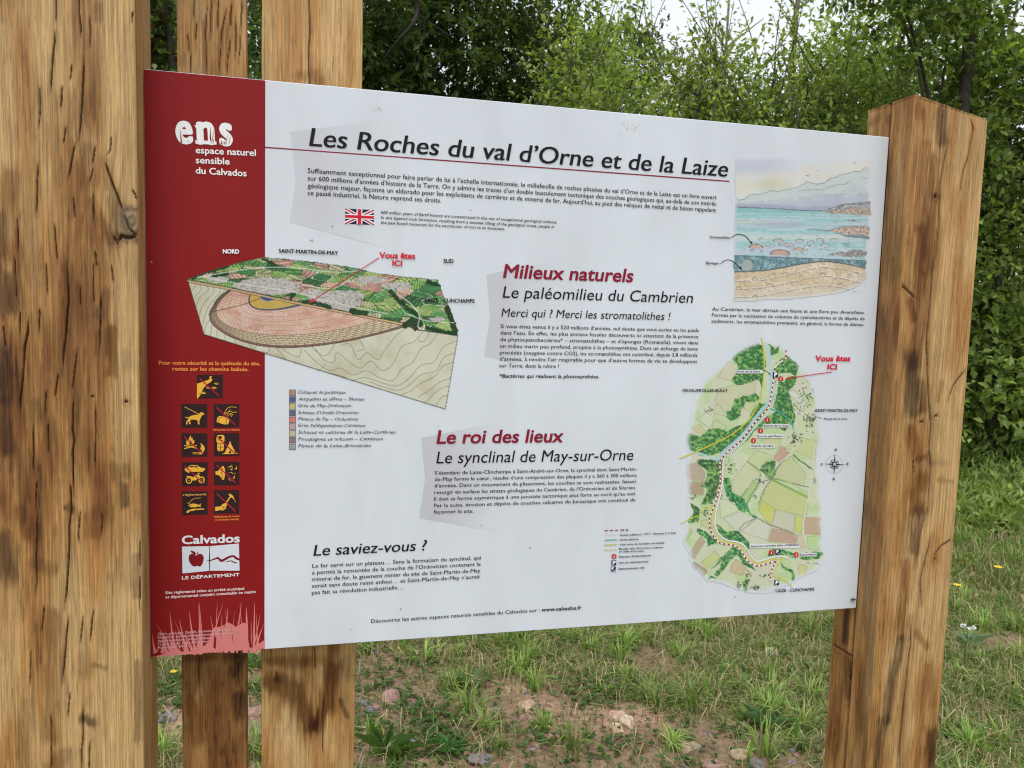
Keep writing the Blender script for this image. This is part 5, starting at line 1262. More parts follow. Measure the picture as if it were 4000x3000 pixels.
p.line(rrz, 5.2, (226, 222, 216), 0.7); p.line(rrz, 5.2, (168, 20, 50), 1.0, dash=(9, 9))
p.line(z14([(1048, 1256), (1010, 1320), (992, 1390), (988, 1455)]), 5, (226, 222, 216), 0.7); p.line(z14([(1048, 1256), (1010, 1320), (992, 1390), (988, 1455)]), 5, (168, 20, 50), 1.0, dash=(8, 8))
yr = smooth([(428, 740), (410, 830), (420, 920), (470, 1015), (540, 1070), (640, 1080), (710, 1120), (760, 1205), (830, 1265), (900, 1268), (1000, 1235), (1110, 1228)], 6)
p.line(z14(yr), 4.2, yel, 1.0, dash=(14, 5)); p.line(z14([(1112, 1236), (1070, 1280), (1030, 1360), (1014, 1400), (1090, 1418), (1150, 1455), (1205, 1500)]), 4.2, yel, 1.0, dash=(14, 5))
p.line(z14([(95, 878), (150, 850), (220, 820), (300, 792), (310, 752), (350, 724), (410, 704)]), 4.2, yel, 1.0, dash=(16, 4))
p.line(z12(smooth([(1035, 885), (1120, 910), (1200, 970), (1260, 1040), (1272, 1090)], 5)), 4, (70, 172, 160), 1.0)
def idot(c, r=10.2):
    p.disc(c, r, r, (196, 44, 50), 2, 24); p.line([(c[0] + .8, c[1] - 1.5), (c[0] - 1.2, c[1] + 5.5)], 2.6, (230, 226, 226), 3); p.disc((c[0] + 1.4, c[1] - 5), 1.5, 1.5, (230, 226, 226), 3, 8)
def pbox(x0, y0, x1, y1, bike=False):
    p.poly([(x0, y0), (x1, y0), (x1, y1), (x0, y1)], (26, 34, 78), 2); w_, h_ = x1 - x0, y1 - y0
    if bike: p.text('P', (x0 + .14 * w_, y0 + .68 * h_), (x0 + .5 * w_, y0 + .68 * h_), h_ * .55, (226, 228, 232), bold=0.1); p.ring((x0 + .55 * w_, y0 + .8 * h_), 2, 2, 1, (200, 206, 220), 3, 8); p.ring((x0 + .82 * w_, y0 + .8 * h_), 2, 2, 1, (200, 206, 220), 3, 8)
    else: p.text('P', (x0 + .28 * w_, y0 + .82 * h_), (x0 + .78 * w_, y0 + .82 * h_), h_ * .66, (226, 228, 232), bold=0.1)
for c in ((1144, 585), (1008, 995), (943, 1102), (871, 1200)): idot(one(z12, c))
for c in ((1312, 381), (1490, 398)): idot(one(z11, c))
a, b = z12([(1066, 515), (1117, 571)]); pbox(*a, *b)
a, b = z11([(1343, 360), (1378, 397)]); pbox(*a, *b, True); a, b = z11([(1333, 580), (1367, 617)]); pbox(*a, *b)
def tag_(z, x0, y0, x1, y1, t, tx0, ty0, tx1, ty1, cap):
    p.poly(z([(x0, y0), (x1, y0), (x1, y1), (x0, y1)]), (208, 212, 214), 2); p.text(t, one(z, (tx0, ty0)), one(z, (tx1, ty1)), cap, BLK, bold=0.03, res=2)
tag_(z12, 708, 496, 965, 532, 'Pont de la mine', 714, 522, 937, 522, 7.5); tag_(z12, 970, 1035, 1226, 1070, 'Entrée de la mine', 976, 1061, 1220, 1061, 7.5)
tag_(z12, 902, 1138, 1165, 1175, 'Source pétrifiante', 908, 1165, 1155, 1165, 7.5); tag_(z12, 832, 1237, 1083, 1272, 'Grande carrière', 848, 1261, 1067, 1261, 7.5)
tag_(z11, 1156, 320, 1514, 350, 'Ancienne carrière (dite «Mathias»)', 1162, 345, 1510, 332, 8); tag_(z11, 1515, 384, 1640, 410, 'Discordance', 1519, 405, 1637, 401, 8)
p.line(z12(smooth([(948, 512), (975, 502), (1005, 510), (1036, 540)], 4)), 2, BLK, 2); p.poly(z12([(1042, 548), (1024, 538), (1036, 528)]), BLK, 3)
p.text('Musée de la mine', one(z12, (1575, 992)), one(z12, (1805, 992)), 7.5, BLK, bold=0.03, res=2); p.line(z12(smooth([(1550, 982), (1520, 966), (1490, 970), (1462, 990)], 4)), 1.8, BLK, 2); p.poly(z12([(1452, 1002), (1458, 984), (1472, 994)]), BLK, 3)
for t, a, b in [('FEUGUEROLLES-BULLY', (167, 714), (615, 715)), ('SAINT-MARTIN-DE-MAY', (1487, 914), (1909, 915))]: p.text(t, one(z12, a), one(z12, b), 11, BLK, bold=0.035, res=2)
p.text('LAIZE - CLINCHAMPS', one(z11, (1343, 668)), one(z11, (1620, 656)), 11.5, BLK, bold=0.035, res=2)
p.text('Vous êtes', one(z12, (1490, 408)), one(z12, (1834, 408)), 21, REDH, bold=0.06); p.text('ICI', one(z12, (1610, 491)), one(z12, (1700, 491)), 20, REDH, bold=0.07)
p.line(z12([(1652, 517), (1225, 578)]), 3, (200, 36, 56), 2); p.poly(z12([(1188, 584), (1232, 562), (1236, 596)]), (204, 44, 40), 3)
p.build()
p = Print('compass_rose', 5, 'small black compass rose with N E S O')
cc = one(z12, (1680, 1437)); R1 = 40
for k in range(8):
    a = k * math.pi / 4 + 0.04; L = (44 if k % 2 == 0 else 25)
    p.poly([(cc[0] + L * math.sin(a), cc[1] - L * math.cos(a)), (cc[0] + 5.5 * math.sin(a + .5), cc[1] - 5.5 * math.cos(a + .5)), (cc[0] - 5.5 * math.sin(a + .5 + math.pi - 1.0 + math.pi), cc[1] + 5.5 * math.cos(a + .5 + math.pi - 1.0 + math.pi)) if False else (cc[0] + 5.5 * math.sin(a - .5), cc[1] - 5.5 * math.cos(a - .5))], (40, 34, 42), 1)
p.ring(cc, 17, 18, 1.2, (60, 50, 56), 0.6); p.ring(cc, 7, 7.5, 3.0, (40, 34, 42), 2); p.disc(cc, 5.5, 5.8, (200, 204, 210), 2.4, 14); p.disc(cc, 1.6, 1.6, (40, 34, 42), 3, 8)
for k in range(56):
    a = k * 2 * math.pi / 56; p.line([(cc[0] + 31 * math.cos(a), cc[1] + 33 * math.sin(a)), (cc[0] + 34 * math.cos(a), cc[1] + 36 * math.sin(a))], 0.8, (90, 88, 96), 0.4)
for t, c in (('N', (1690, 1302)), ('O', (1550, 1447)), ('E', (1808, 1444)), ('S', (1670, 1592))): p.text(t, one(z12, (c[0] - 9, c[1])), one(z12, (c[0] + 9, c[1])), 8.5, (60, 30, 44), bold=0.07)
p.build()
p = Print('map_key', 5, 'small key of the routes and parking symbols')
ky = [('GR 36', (224, 229), (283, 227)), ('Sentier pédestre - VTT - Chevaux (1,2 km)', (222, 264), (622, 247)), ('Accès piétons', (220, 297), (354, 292)), ('Voie verte de la Suisse normande', (219, 332), (541, 318)), ('Boucle vélo', (218, 363), (330, 359)),
      ('Panneau d’informations', (215, 420), (445, 409)), ('Aire de stationnement', (214, 463), (428, 452)), ('Stationnement vélo', (211, 506), (400, 497))]
for t, a, b in ky: p.text(t, one(z11, a), one(z11, b), 7.6, BLK, bold=0.03, res=2)
p.text('«Patrimoine et châteaux', one(z11, (336, 357)), one(z11, (535, 350)), 6.5, BLK, bold=0.03, shear=.2, res=2); p.text('en vallée de la Laize»', one(z11, (218, 382)), one(z11, (394, 376)), 6.5, BLK, bold=0.03, shear=.2, res=2)
p.line(z11([(112, 226), (207, 222)]), 4, (160, 26, 54), 1, dash=(12.5, 8)); p.line(z11([(112, 261), (207, 256)]), 2.2, (100, 140, 150), 1, dash=(2.4, 5.5)); p.line(z11([(111, 294), (203, 290)]), 3.6, (80, 170, 160), 1)
p.line(z11([(110, 329), (201, 325)]), 3.6, (196, 180, 60), 1); p.line(z11([(108, 364), (200, 360)]), 3.6, (206, 192, 90), 1, dash=(14, 4))
idot(one(z11, (180, 410)), 9.8); a, b = z11([(161, 439), (195, 474)]); pbox(*a, *b); a, b = z11([(158, 483), (192, 518)]); pbox(*a, *b, True)
p.build()
bpy.data.objects.remove(_to)
# ================================================================ ground
def hgt(x, y):
    x = np.asarray(x, float); y = np.asarray(y, float)
    h = 0.10 * (fbm(x / 1.7 + 9, y / 1.7, 401, 3) - 0.5) + 0.035 * (fbm(x / 0.25, y / 0.25, 402, 3) - 0.5)
    far = np.hypot(x, y)
    return h * np.clip(1.3 - far / 60, 0.15, 1) + 0.0015 * np.clip(far - 9, 0, 400) ** 1.2
def bare(x, y):
    """1 where soil shows, 0 where turf covers it"""
    b = sstep(0.54, 0.68, fbm(x / 0.55 + 3, y / 0.55, 403, 4))
    for (u, v, r) in ((1580, 2840, .42), (2120, 2760, .30), (2100, 2980, .35), (2850, 2960, .35), (2450, 2850, .26), (650, 2830, .3), (990, 2800, .3), (1560, 2640, .2), (2540, 2560, .16)):
        gx, gy = ground_at(u, v)
        b = np.maximum(b, 0.95 * sstep(1.3, 0.5, np.hypot(x - gx, y - gy) / r + 0.5 * (fbm(x / .12, y / .12, 404, 3) - .5)))
    return b * sstep(9.0, 5.0, np.hypot(x - CAM[0], y - CAM[1]))
xs = np.concatenate([np.linspace(-220, -9, 26), np.arange(-8, 12, 0.045), np.linspace(12.5, 220, 26)])
ys = np.concatenate([np.linspace(-60, -2.5, 16), np.arange(-2, 9, 0.045), np.geomspace(9.2, 260, 46)])
X, Y = np.meshgrid(xs, ys)
Z = hgt(X, Y)
b = bare(X, Y)
n1 = fbm(X / 0.35, Y / 0.35, 405, 4); n2 = fbm(X / 0.07, Y / 0.07, 406, 3)
soil = np.array([0.21, 0.145, 0.092]); pink = np.array([0.33, 0.205, 0.145]); turf = np.array([0.105, 0.125, 0.045]); dry = np.array([0.24, 0.19, 0.105])
c = soil * (1 - sstep(.45, .65, n1))[..., None] + pink * sstep(.45, .65, n1)[..., None]
t = turf * (1 - sstep(.5, .7, n1))[..., None] + dry * (0.7 * sstep(.5, .7, n1))[..., None]
c = c * b[..., None] + t * (1 - b)[..., None]
c = c * (0.7 + 0.6 * n2)[..., None]
h, w_ = X.shape; idx = np.arange(h * w_).reshape(h, w_)
F = np.stack([idx[:-1, :-1], idx[:-1, 1:], idx[1:, 1:], idx[1:, :-1]], -1).reshape(-1, 4)
put('ground', mesh_np('ground', np.stack([X, Y, Z], -1).reshape(-1, 3), F, c.reshape(-1, 3), smooth_=True), SOIL, kind='structure',
    label='bare pinkish soil and thin turf behind the sign')

# ---------------------------------------------------------------- grass
CAZ = math.atan2(0.24528894, 0.96492272)
def wedge(n, r0, r1, half=0.72, power=1.0):
    r = r0 + (r1 - r0) * RNG.random(n) ** power
    a = CAZ + (RNG.random(n) * 2 - 1) * half
    return CAM[0] + r * np.sin(a), CAM[1] + r * np.cos(a), r
def blades(x, y, length, width, lean, az, col):
    n = len(x); z = hgt(x, y) - 0.004
    dx, dy = np.sin(az), np.cos(az); px_, py_ = dy, -dx
    up = np.sqrt(np.clip(1 - lean ** 2, 0.02, 1))
    m = 0.55
    V = np.zeros((n, 5, 3))
    bend = lean * 0.45
    mx = dx * length * m * bend; my = dy * length * m * bend; mz = length * m * np.sqrt(1 - bend ** 2)
    tx = dx * length * lean; ty = dy * length * lean; tz = length * up
    V[:, 0] = np.stack([x - px_ * width / 2, y - py_ * width / 2, z], -1); V[:, 1] = np.stack([x + px_ * width / 2, y + py_ * width / 2, z], -1)
    V[:, 2] = np.stack([x + mx - px_ * width * .42, y + my - py_ * width * .42, z + mz], -1); V[:, 3] = np.stack([x + mx + px_ * width * .42, y + my + py_ * width * .42, z + mz], -1)
    V[:, 4] = np.stack([x + tx, y + ty, z + tz], -1)
    k = np.arange(n)[:, None] * 5
    Q = k + np.array([[0, 1, 3, 2]]); T3 = k + np.array([[2, 3, 4]])
    C = np.repeat(col[:, None], 5, 1)
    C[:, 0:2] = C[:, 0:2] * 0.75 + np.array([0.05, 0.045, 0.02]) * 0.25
    return V.reshape(-1, 3), Q, T3, C.reshape(-1, 3)
GC = np.array([(0.165, 0.270, 0.058), (0.115, 0.190, 0.052), (0.220, 0.310, 0.085), (0.225, 0.235, 0.10), (0.36, 0.28, 0.16), (0.46, 0.38, 0.24)])
def pick(n, p):
    c = GC[RNG.choice(len(GC), n, p=p)]
    return c * (0.75 + 0.5 * RNG.random((n, 1))) * (1 + 0.12 * (RNG.random((n, 3)) - .5))
parts = []
# short turf
for (n, r0, r1, L0, L1, wd, pw) in ((180000, 2.0, 5.8, .02, .070, .0034, 1.0), (110000, 5.0, 11.5, .03, .095, .007, 1.0), (26000, 10.5, 24, .05, .16, .018, 1.0)):
    x, y, r = wedge(n, r0, r1, .95, pw)
    keep = RNG.random(n) > bare(x, y) * 0.93
    x, y = x[keep], y[keep]; n = len(x)
    lus = fbm(x / 0.9, y / 0.9, 410, 3)
    side_ = sstep(2.4, 4.2, x - 0.25 * y)                   # greener, longer grass to the right of the posts
    L = (L0 + (L1 - L0) * RNG.random(n) ** 1.3) * (0.7 + 0.9 * lus) * (1 + 0.8 * side_)
    p_dry = RNG.random(n) < (0.42 - 0.30 * side_) * (1.5 - lus * 1.6).clip(0.1, 1.5)
    c = pick(n, [.24, .30, .14, .22, .07, .03]); c[p_dry] = pick(int(p_dry.sum()), [0, 0, .04, .22, .44, .30])
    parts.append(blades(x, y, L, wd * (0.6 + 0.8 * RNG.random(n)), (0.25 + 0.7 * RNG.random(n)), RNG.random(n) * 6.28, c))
# dry stalks lying down
x, y, r = wedge(34000, 2.0, 9, .72)
kk_ = RNG.random(len(x)) > .75 * bare(x, y); x, y = x[kk_], y[kk_]; L = .03 + .13 * RNG.random(len(x)) ** 2
parts.append(blades(x, y, L, .0028 + .002 * RNG.random(len(x)), .90 + .09 * RNG.random(len(x)), RNG.random(len(x)) * 6.28, pick(len(x), [0, 0, 0, .1, .5, .4])))
# tufts
tx, ty = [], []
for (u, v) in ((1760, 2690), (1830, 2790), (1880, 2860), (1960, 2930), (1660, 2590), (1800, 2560), (2090, 2690), (2240, 2510), (2300, 2540), (2430, 2640), (2470, 2650), (2440, 2520), (2660, 2560), (2840, 2620), (2890, 2690), (2930, 2780), (2900, 2810),
               (3030, 2700), (3080, 2860), (3130, 2920), (2990, 2950), (2230, 2930), (2120, 2850), (1500, 2950), (1560, 2980), (1450, 2900), (1960, 2520), (1880, 2500), (2060, 2600), (2560, 2740), (2700, 2760), (3180, 2600), (3160, 2480),
               (1440, 2560), (1420, 2500), (980, 2700), (640, 2960), (1000, 2960), (3800, 2500), (3900, 2560), (3850, 2420), (3760, 2640), (3950, 2450), (3900, 2350), (3840, 2700), (3980, 2760), (3780, 2900), (3900, 2900), (2620, 2920), (3000, 2520)):
    a_, b_ = ground_at(u, v); tx.append(a_); ty.append(b_)
x, y, r = wedge(620, 2.6, 10.5); k = bare(x, y) < .6
tx = np.concatenate([tx, x[k]]); ty = np.concatenate([ty, y[k]])
nt_ = len(tx); per = 55
gx = np.repeat(tx, per); gy = np.repeat(ty, per); n = len(gx)
size = np.repeat(.45 + .75 * RNG.random(nt_), per)
rad = np.abs(RNG.normal(0, .040, n)) * size; an = RNG.random(n) * 6.28
x = gx + rad * np.sin(an); y = gy + rad * np.cos(an)
L = (.05 + .085 * RNG.random(n)) * size
tone = np.repeat(.75 + .5 * RNG.random(nt_), per)
c = pick(n, [.46, .10, .34, .06, .03, .01]) * tone[:, None] * 1.12
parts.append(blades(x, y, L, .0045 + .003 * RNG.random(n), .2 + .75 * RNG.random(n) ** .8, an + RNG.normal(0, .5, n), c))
def join(parts_):
    V, Q, T3, C = [], [], [], []; o = 0
    for v, q, t3, c_ in parts_:
        V.append(v); Q.append(q + o); T3.append(t3 + o); C.append(c_); o += len(v)
    return np.vstack(V), [np.vstack(Q), np.vstack(T3)], np.vstack(C)
V, F, C = join(parts)
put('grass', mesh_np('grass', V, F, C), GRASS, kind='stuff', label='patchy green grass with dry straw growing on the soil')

# ---------------------------------------------------------------- leaves
def leaf_cloud(P, D, size, col, up=0.55, fold=0.25, aspect=0.5):
    """P base points, D axis directions -> folded lozenge leaves"""
    n = len(P)
    D = D / np.linalg.norm(D, axis=1, keepdims=True)
    Nn = RNG.normal(0, 1, (n, 3)); Nn[:, 2] = np.abs(Nn[:, 2]) + up * 2
    S = np.cross(D, Nn); S /= np.linalg.norm(S, axis=1, keepdims=True) + 1e-9
    Nn = np.cross(S, D)
    s = size[:, None]
    V = np.zeros((n, 4, 3))
    V[:, 0] = P; V[:, 2] = P + D * s - Nn * s * 0.10
    V[:, 1] = P + D * s * 0.45 + S * s * aspect / 2 + Nn * s * fold * .4
    V[:, 3] = P + D * s * 0.45 - S * s * aspect / 2 + Nn * s * fold * .4
    k = np.arange(n)[:, None] * 4
    F = np.vstack([k + np.array([[0, 1, 2]]), k + np.array([[0, 2, 3]])])
    return V.reshape(-1, 3), F, np.repeat(col, 4, 0)
def tube(path, r0, r1, sides=6):
    P = np.array(path, float); n = len(P)
    D = np.gradient(P, axis=0); D /= np.linalg.norm(D, axis=1, keepdims=True) + 1e-9
    ref = np.array([0.31, 0.17, 0.93]) if abs(D[0, 2]) < .8 else np.array([1.0, 0.1, 0])
    S = np.cross(D, ref); S /= np.linalg.norm(S, axis=1, keepdims=True); B_ = np.cross(D, S)
    R = np.linspace(r0, r1, n)[:, None, None]
    a = np.linspace(0, 2 * math.pi, sides, endpoint=False)
    V = P[:, None] + R * (S[:, None] * np.cos(a)[None, :, None] + B_[:, None] * np.sin(a)[None, :, None])
    i = np.arange(n - 1)[:, None] * sides; j = np.arange(sides)[None]; j2 = (j + 1) % sides
    F = np.stack([i + j, i + j2, i + j2 + sides, i + j + sides], -1).reshape(-1, 4)
    return V.reshape(-1, 3), F
def tubes_mesh(name, lst, col, sides=6):
    V, F = [], []; o = 0
    for path, r0, r1 in lst:
        v, f = tube(path, r0, r1, sides); V.append(v); F.append(f + o); o += len(v)
    V = np.vstack(V); F = np.vstack(F)
    c = np.array(col)[None] * (0.8 + 0.4 * vnoise(V[:, 0] * 9 + V[:, 1] * 7, V[:, 2] * 5, 5))[:, None]
    return mesh_np(name, V, F, c, smooth_=True)
def wig(a, b, n=6, amp=0.08):
    a = np.array(a, float); b = np.array(b, float); L = np.linalg.norm(b - a)
    t = np.linspace(0, 1, n)[:, None]
    off = np.cumsum(RNG.normal(0, amp * L / n, (n, 3)), 0); off -= off[0] + t * (off[-1] - off[0])
    return a + (b - a) * t + off
def tree(name, x, y, clumps, nleaf, lsize, cols, label, group, trunk_h=None, trunk_r=0.08, bark=(0.10, 0.085, 0.065), shoots=0, aspect=.5, trunk_top=None,
         twig_len=.35, category='tree', lean=(0, 0), limbs=.7, per=9, twcol=None, fill=.35):
    """clumps: (dx, dy, z, rx, ry, rz)"""
    z0 = float(hgt(x, y))
    root = empty(name, (x, y, z0), label=label, category=category)
    if group: root['group'] = group
    cl = np.array(clumps, float)
    topz = trunk_top if trunk_top else float((cl[:, 2]).max())
    tp = wig((0, 0, -0.1), (lean[0], lean[1], topz), 9, .10)
    put('trunk', tubes_mesh('trunk', [(tp, trunk_r, trunk_r * .25)], bark, 10), BARK, root)
    vol = (cl[:, 3] * cl[:, 4] * cl[:, 5]) ** (2 / 3.); wts = vol / vol.sum()
    lb = []
    for q in cl:
        f = np.clip(q[2] / topz * .62, .12, .9); a = tp[0] + (tp[-1] - tp[0]) * f
        i_ = int(f * (len(tp) - 1)); a = tp[i_]
        e = q[:3] + np.array([0, 0, q[5] * .2])
        
        if RNG.random() < limbs: lb.append((wig(a, e, 6, .12), min(trunk_r * .30, .022), .007))
    ntw = int(nleaf / per)
    ci_ = RNG.choice(len(cl), ntw, p=wts); q = cl[ci_]
    d = RNG.normal(0, 1, (ntw, 3)); d /= np.linalg.norm(d, axis=1, keepdims=True)
    rr = (fill + (1 - fill) * RNG.random((ntw, 1))) ** .7
    B_ = q[:, :3] + d * rr * q[:, 3:6] * .82
    dirn = d * .8 + RNG.normal(0, .55, (ntw, 3)); dirn[:, 2] += .35
    dirn /= np.linalg.norm(dirn, axis=1, keepdims=True)
    tl_ = twig_len * (.5 + RNG.random((ntw, 1)))
    E_ = B_ + dirn * tl_
    if shoots:
        k = RNG.choice(len(cl), shoots, p=wts); s0 = cl[k, :3] + np.stack([RNG.normal(0, .6, shoots) * cl[k, 3], RNG.normal(0, .6, shoots) * cl[k, 4], cl[k, 5] * .5], -1)
        s1 = s0 + np.stack([RNG.normal(0, .30, shoots), RNG.normal(0, .30, shoots), .35 + .75 * RNG.random(shoots)], -1)
        for a, e in zip(s0, s1): lb.append((wig(a, e, 5, .06), .007, .002))
        m = 22
        tt = np.tile(np.linspace(.1, 1, m), shoots)[:, None]
        SP = np.repeat(s0, m, 0) * (1 - tt) + np.repeat(s1, m, 0) * tt + RNG.normal(0, .02, (shoots * m, 3))
        SD = RNG.normal(0, 1, (shoots * m, 3)); SD[:, 2] = np.abs(SD[:, 2]) * .6 + .3
    tt = RNG.random((ntw, per)); tt[:, 0] = 1
    LP_ = (B_[:, None] * (1 - tt[..., None]) + E_[:, None] * tt[..., None]).reshape(-1, 3)
    LD = np.repeat(dirn, per, 0) * .6 + RNG.normal(0, .7, (ntw * per, 3)); LD[:, 2] -= .12
    tone = np.repeat(.72 + .56 * RNG.random(ntw), per)
    tone *= np.repeat((.8 + .4 * RNG.random(len(cl)))[ci_], per)
    if shoots: LP_ = np.vstack([LP_, SP]); LD = np.vstack([LD, SD]); tone = np.concatenate([tone, np.full(len(SP), 1.1)])
    n = len(LP_)
    cc_ = np.array(cols, float)[RNG.integers(0, len(cols), n)] * tone[:, None] * (.85 + .3 * RNG.random((n, 1)))
    V, F, C = leaf_cloud(LP_, LD, lsize * (.6 + .7 * RNG.random(n)), cc_, aspect=aspect)
    put('crown', mesh_np('crown', V, F, C), LEAF, root)
    if lb: put('branches', tubes_mesh('branches', lb, bark, 6), BARK, root, kind='stuff')
    sel = RNG.random(ntw) < .22
    tw = [((B_[i] - dirn[i] * .12, E_[i]), .0035, .0015) for i in np.where(sel)[0]]
    put('twigs', tubes_mesh('twigs', tw, twcol or bark, 3), BARK, root, kind='stuff')
    return root
DK = [(0.050, 0.080, 0.024), (0.070, 0.110, 0.032), (0.095, 0.145, 0.040)]
MD = [(0.195, 0.265, 0.080), (0.245, 0.320, 0.098), (0.150, 0.215, 0.068)]
LT = [(0.265, 0.335, 0.095), (0.205, 0.280, 0.082), (0.325, 0.390, 0.125), (0.150, 0.215, 0.066)]
def blob(cx, cy, cz, R, n, spread, flat=1.0, rz=None):
    out = []
    for i in range(n):
        d = RNG.normal(0, 1, 3); d /= np.linalg.norm(d)
        s = spread * RNG.random() ** .5
        r = R * (.7 + .5 * RNG.random())
        out.append((cx + d[0] * s, cy + d[1] * s, cz + d[2] * (rz if rz else spread) * RNG.random() ** .5, r, r, r * flat))
    return out
GB = 'trees and shrubs growing behind the sign'
# big dark tree behind the planks; canopy shade partly put into its leaf colour
x, y = along(1700, 8.6)
reseed(901)
tree('dark_tree', x, y, blob(0, 0, 3.7, .75, 26, 1.6, rz=1.5) + blob(-.4, -.3, 1.9, .6, 10, 1.5, rz=.7) + blob(-1.2, 0, 3.8, .65, 9, 1.0, rz=1.3), 76000, .068, DK, 'broad dark green tree standing right of the wide plank', GB, trunk_r=.13, bark=(.05, .042, .032), per=10, fill=.2)
# light tree seen between the planks
x, y = along(820, 12.0)
reseed(902)
tree('pale_tree', x, y, blob(0, 0, 4.2, .8, 20, 1.9, rz=2.4) + blob(0, 0, 1.4, .8, 6, 1.6, rz=.8), 30000, .105, [(0.14, 0.19, 0.06), (0.11, 0.155, 0.05), (.08, .12, .035)], 'pale green tree seen through the gaps beside the narrow plank', GB, trunk_r=.10)
x, y = along(640, 10.5)
reseed(990)
tree('leafy_tree', x, y, blob(-.4, 0, 3.8, .7, 16, 1.2, rz=2.0) + blob(0, 0, 1.4, .7, 6, 1.0, rz=.8), 20000, .085, [(0.16, 0.21, 0.075), (0.12, 0.17, 0.06), (.09, .13, .045)], 'leafy tree filling the gap beside the near post', GB, trunk_r=.08)
x, y = along(612, 6.6)
reseed(903)
tree('ivy_clad_tree', x, y, [(0, 0, 1.0 + .42 * i, .17, .17, .3) for i in range(11)], 4500, .07, DK + [(.09, .045, .03)], 'slender trunk covered in dark ivy left of the narrow plank', None, trunk_r=.05, bark=(.05, .04, .03), twig_len=.12, aspect=.75)
# gap with bare twigs, then dark tree farther off
x, y = along(2290, 14.5)
reseed(904)
tree('tall_dark_tree', x, y, blob(0, 0, 4.9, .8, 9, 1.0, rz=1.5) + blob(.1, 0, 2.6, .8, 7, 1.1, rz=1.2), 20000, .10, DK, 'tall dark tree farther off between the broad dark tree and the bright shrubs', GB, trunk_r=.12, bark=(.05, .042, .032), per=10)
x, y = along(2080, 11.5)
reseed(905)
tree('thin_tree', x, y, blob(0, 0, 3.9, .55, 10, 1.0, rz=1.3) + blob(0, 0, 2.2, .6, 7, 1.0, rz=.8), 9000, .07, MD + LT[:1], 'thin airy tree with pale bare branches in the gap', GB, trunk_r=.05, bark=(.24, .21, .16), twcol=(.22, .19, .15), per=7)
# bright shrubs along the top edge of the panel
for (u, d, zc_, rz, nl, lab, cols, sh) in ((2440, 7.4, 2.7, 1.4, 26000, 'bright green shrub rising behind the middle of the panel', LT, 44), (2720, 8.2, 2.45, 1.2, 26000, 'bright shrub with thin upright shoots against the sky', LT, 80),
                                 (3060, 8.0, 2.4, 1.2, 26000, 'bright leafy shrub beside the bare thin trunk', LT + MD[:1], 80), (3330, 8.8, 2.7, 1.4, 16000, 'loose shrub with sky showing through, left of the far post', LT[1:] + MD, 60)):
    x, y = along(u, d)
    reseed(906 + int(u))
    tree('bright_shrub', x, y, blob(0, 0, zc_, .45, 15, .85, rz=rz) + blob(0, 0, 1.0, .5, 7, .8, rz=.5), nl, .058, cols, lab, GB, trunk_r=.035, bark=(.07, .062, .05), shoots=sh, category='shrub', trunk_top=3.0, fill=.15)
# thin bare trunks against the sky
for (u, d, r, lab, tz) in ((3005, 10.5, .038, 'thin bare trunk against the white sky', 7.5), (2735, 12.0, .022, 'pale slender bare trunk beyond the shrubs', 7.5)):
    x, y = along(u, d); root = empty('bare_trunk', (x, y, 0), label=lab, category='tree')
    tp = wig((0, 0, 0), (.15, 0, tz), 10, .03)
    put('trunk', tubes_mesh('trunk', [(tp, r, r * .6)], (.16, .14, .12), 8), BARK, root)
    for k_, vv in ((5, (.5, 0, .45)), (6, (-.45, 0, .5)), (6, (.6, .1, .5))): put('branch', tubes_mesh('branch', [(wig(tp[k_], tp[k_] + np.array(vv), 5, .1), .018, .005)], (.14, .12, .10), 5), BARK, root)
# ivy-clad tree over the far post
x, y = along(3610, 7.6)
reseed(907)
tree('ivy_clad_tree', x, y, [(.04 * i, 0, .6 + .42 * i, .26, .26, .32) for i in range(13)] + blob(-.2, 0, 4.2, .5, 7, 1.0, rz=.8) + blob(.7, .3, 3.4, .45, 7, .8, rz=1.0), 17000, .068, DK[1:] + MD + LT[:1], 'leaning tree wrapped in dark ivy above the far post', GB, trunk_r=.09, bark=(.06, .05, .04), limbs=.25, lean=(.45, 0), trunk_top=5.5, aspect=.62, twig_len=.25)
x, y = along(3420, 9.6)
reseed(908)
tree('mid_green_tree', x, y, blob(0, 0, 4.0, .55, 10, 1.1, rz=1.0), 12000, .068, MD + LT[:2], 'airy tree crown left of the ivy-clad trunk', GB, trunk_r=.05)
# hedge on the right
for k, (u, d, zc_, n_, cols, lab) in enumerate(((3860, 8.8, 2.7, 9500, MD + LT[:2], 'leafy tree rising behind the right edge of the far post'), (4080, 9.2, 3.0, 9500, MD + LT[:3], 'leafy tree at the right edge of the picture'), (3930, 8.9, 1.2, 9000, MD + LT[:1], 'dark bush with broad leaves right of the far post'), (4350, 8.6, 1.6, 8000, MD, 'bush just beyond the right edge'))):
    if k == 3: continue
    x, y = along(u, d)
    reseed(909 + int(u))
    tree('hedge_tree' if k < 2 else 'hedge_bush', x, y, blob(0, 0, zc_, .5, 13, .9, rz=1.0 if k < 2 else .65), n_, .07 if k < 2 else .09, cols, lab, GB, trunk_r=.05, category='tree' if k < 2 else 'bush', aspect=.6)
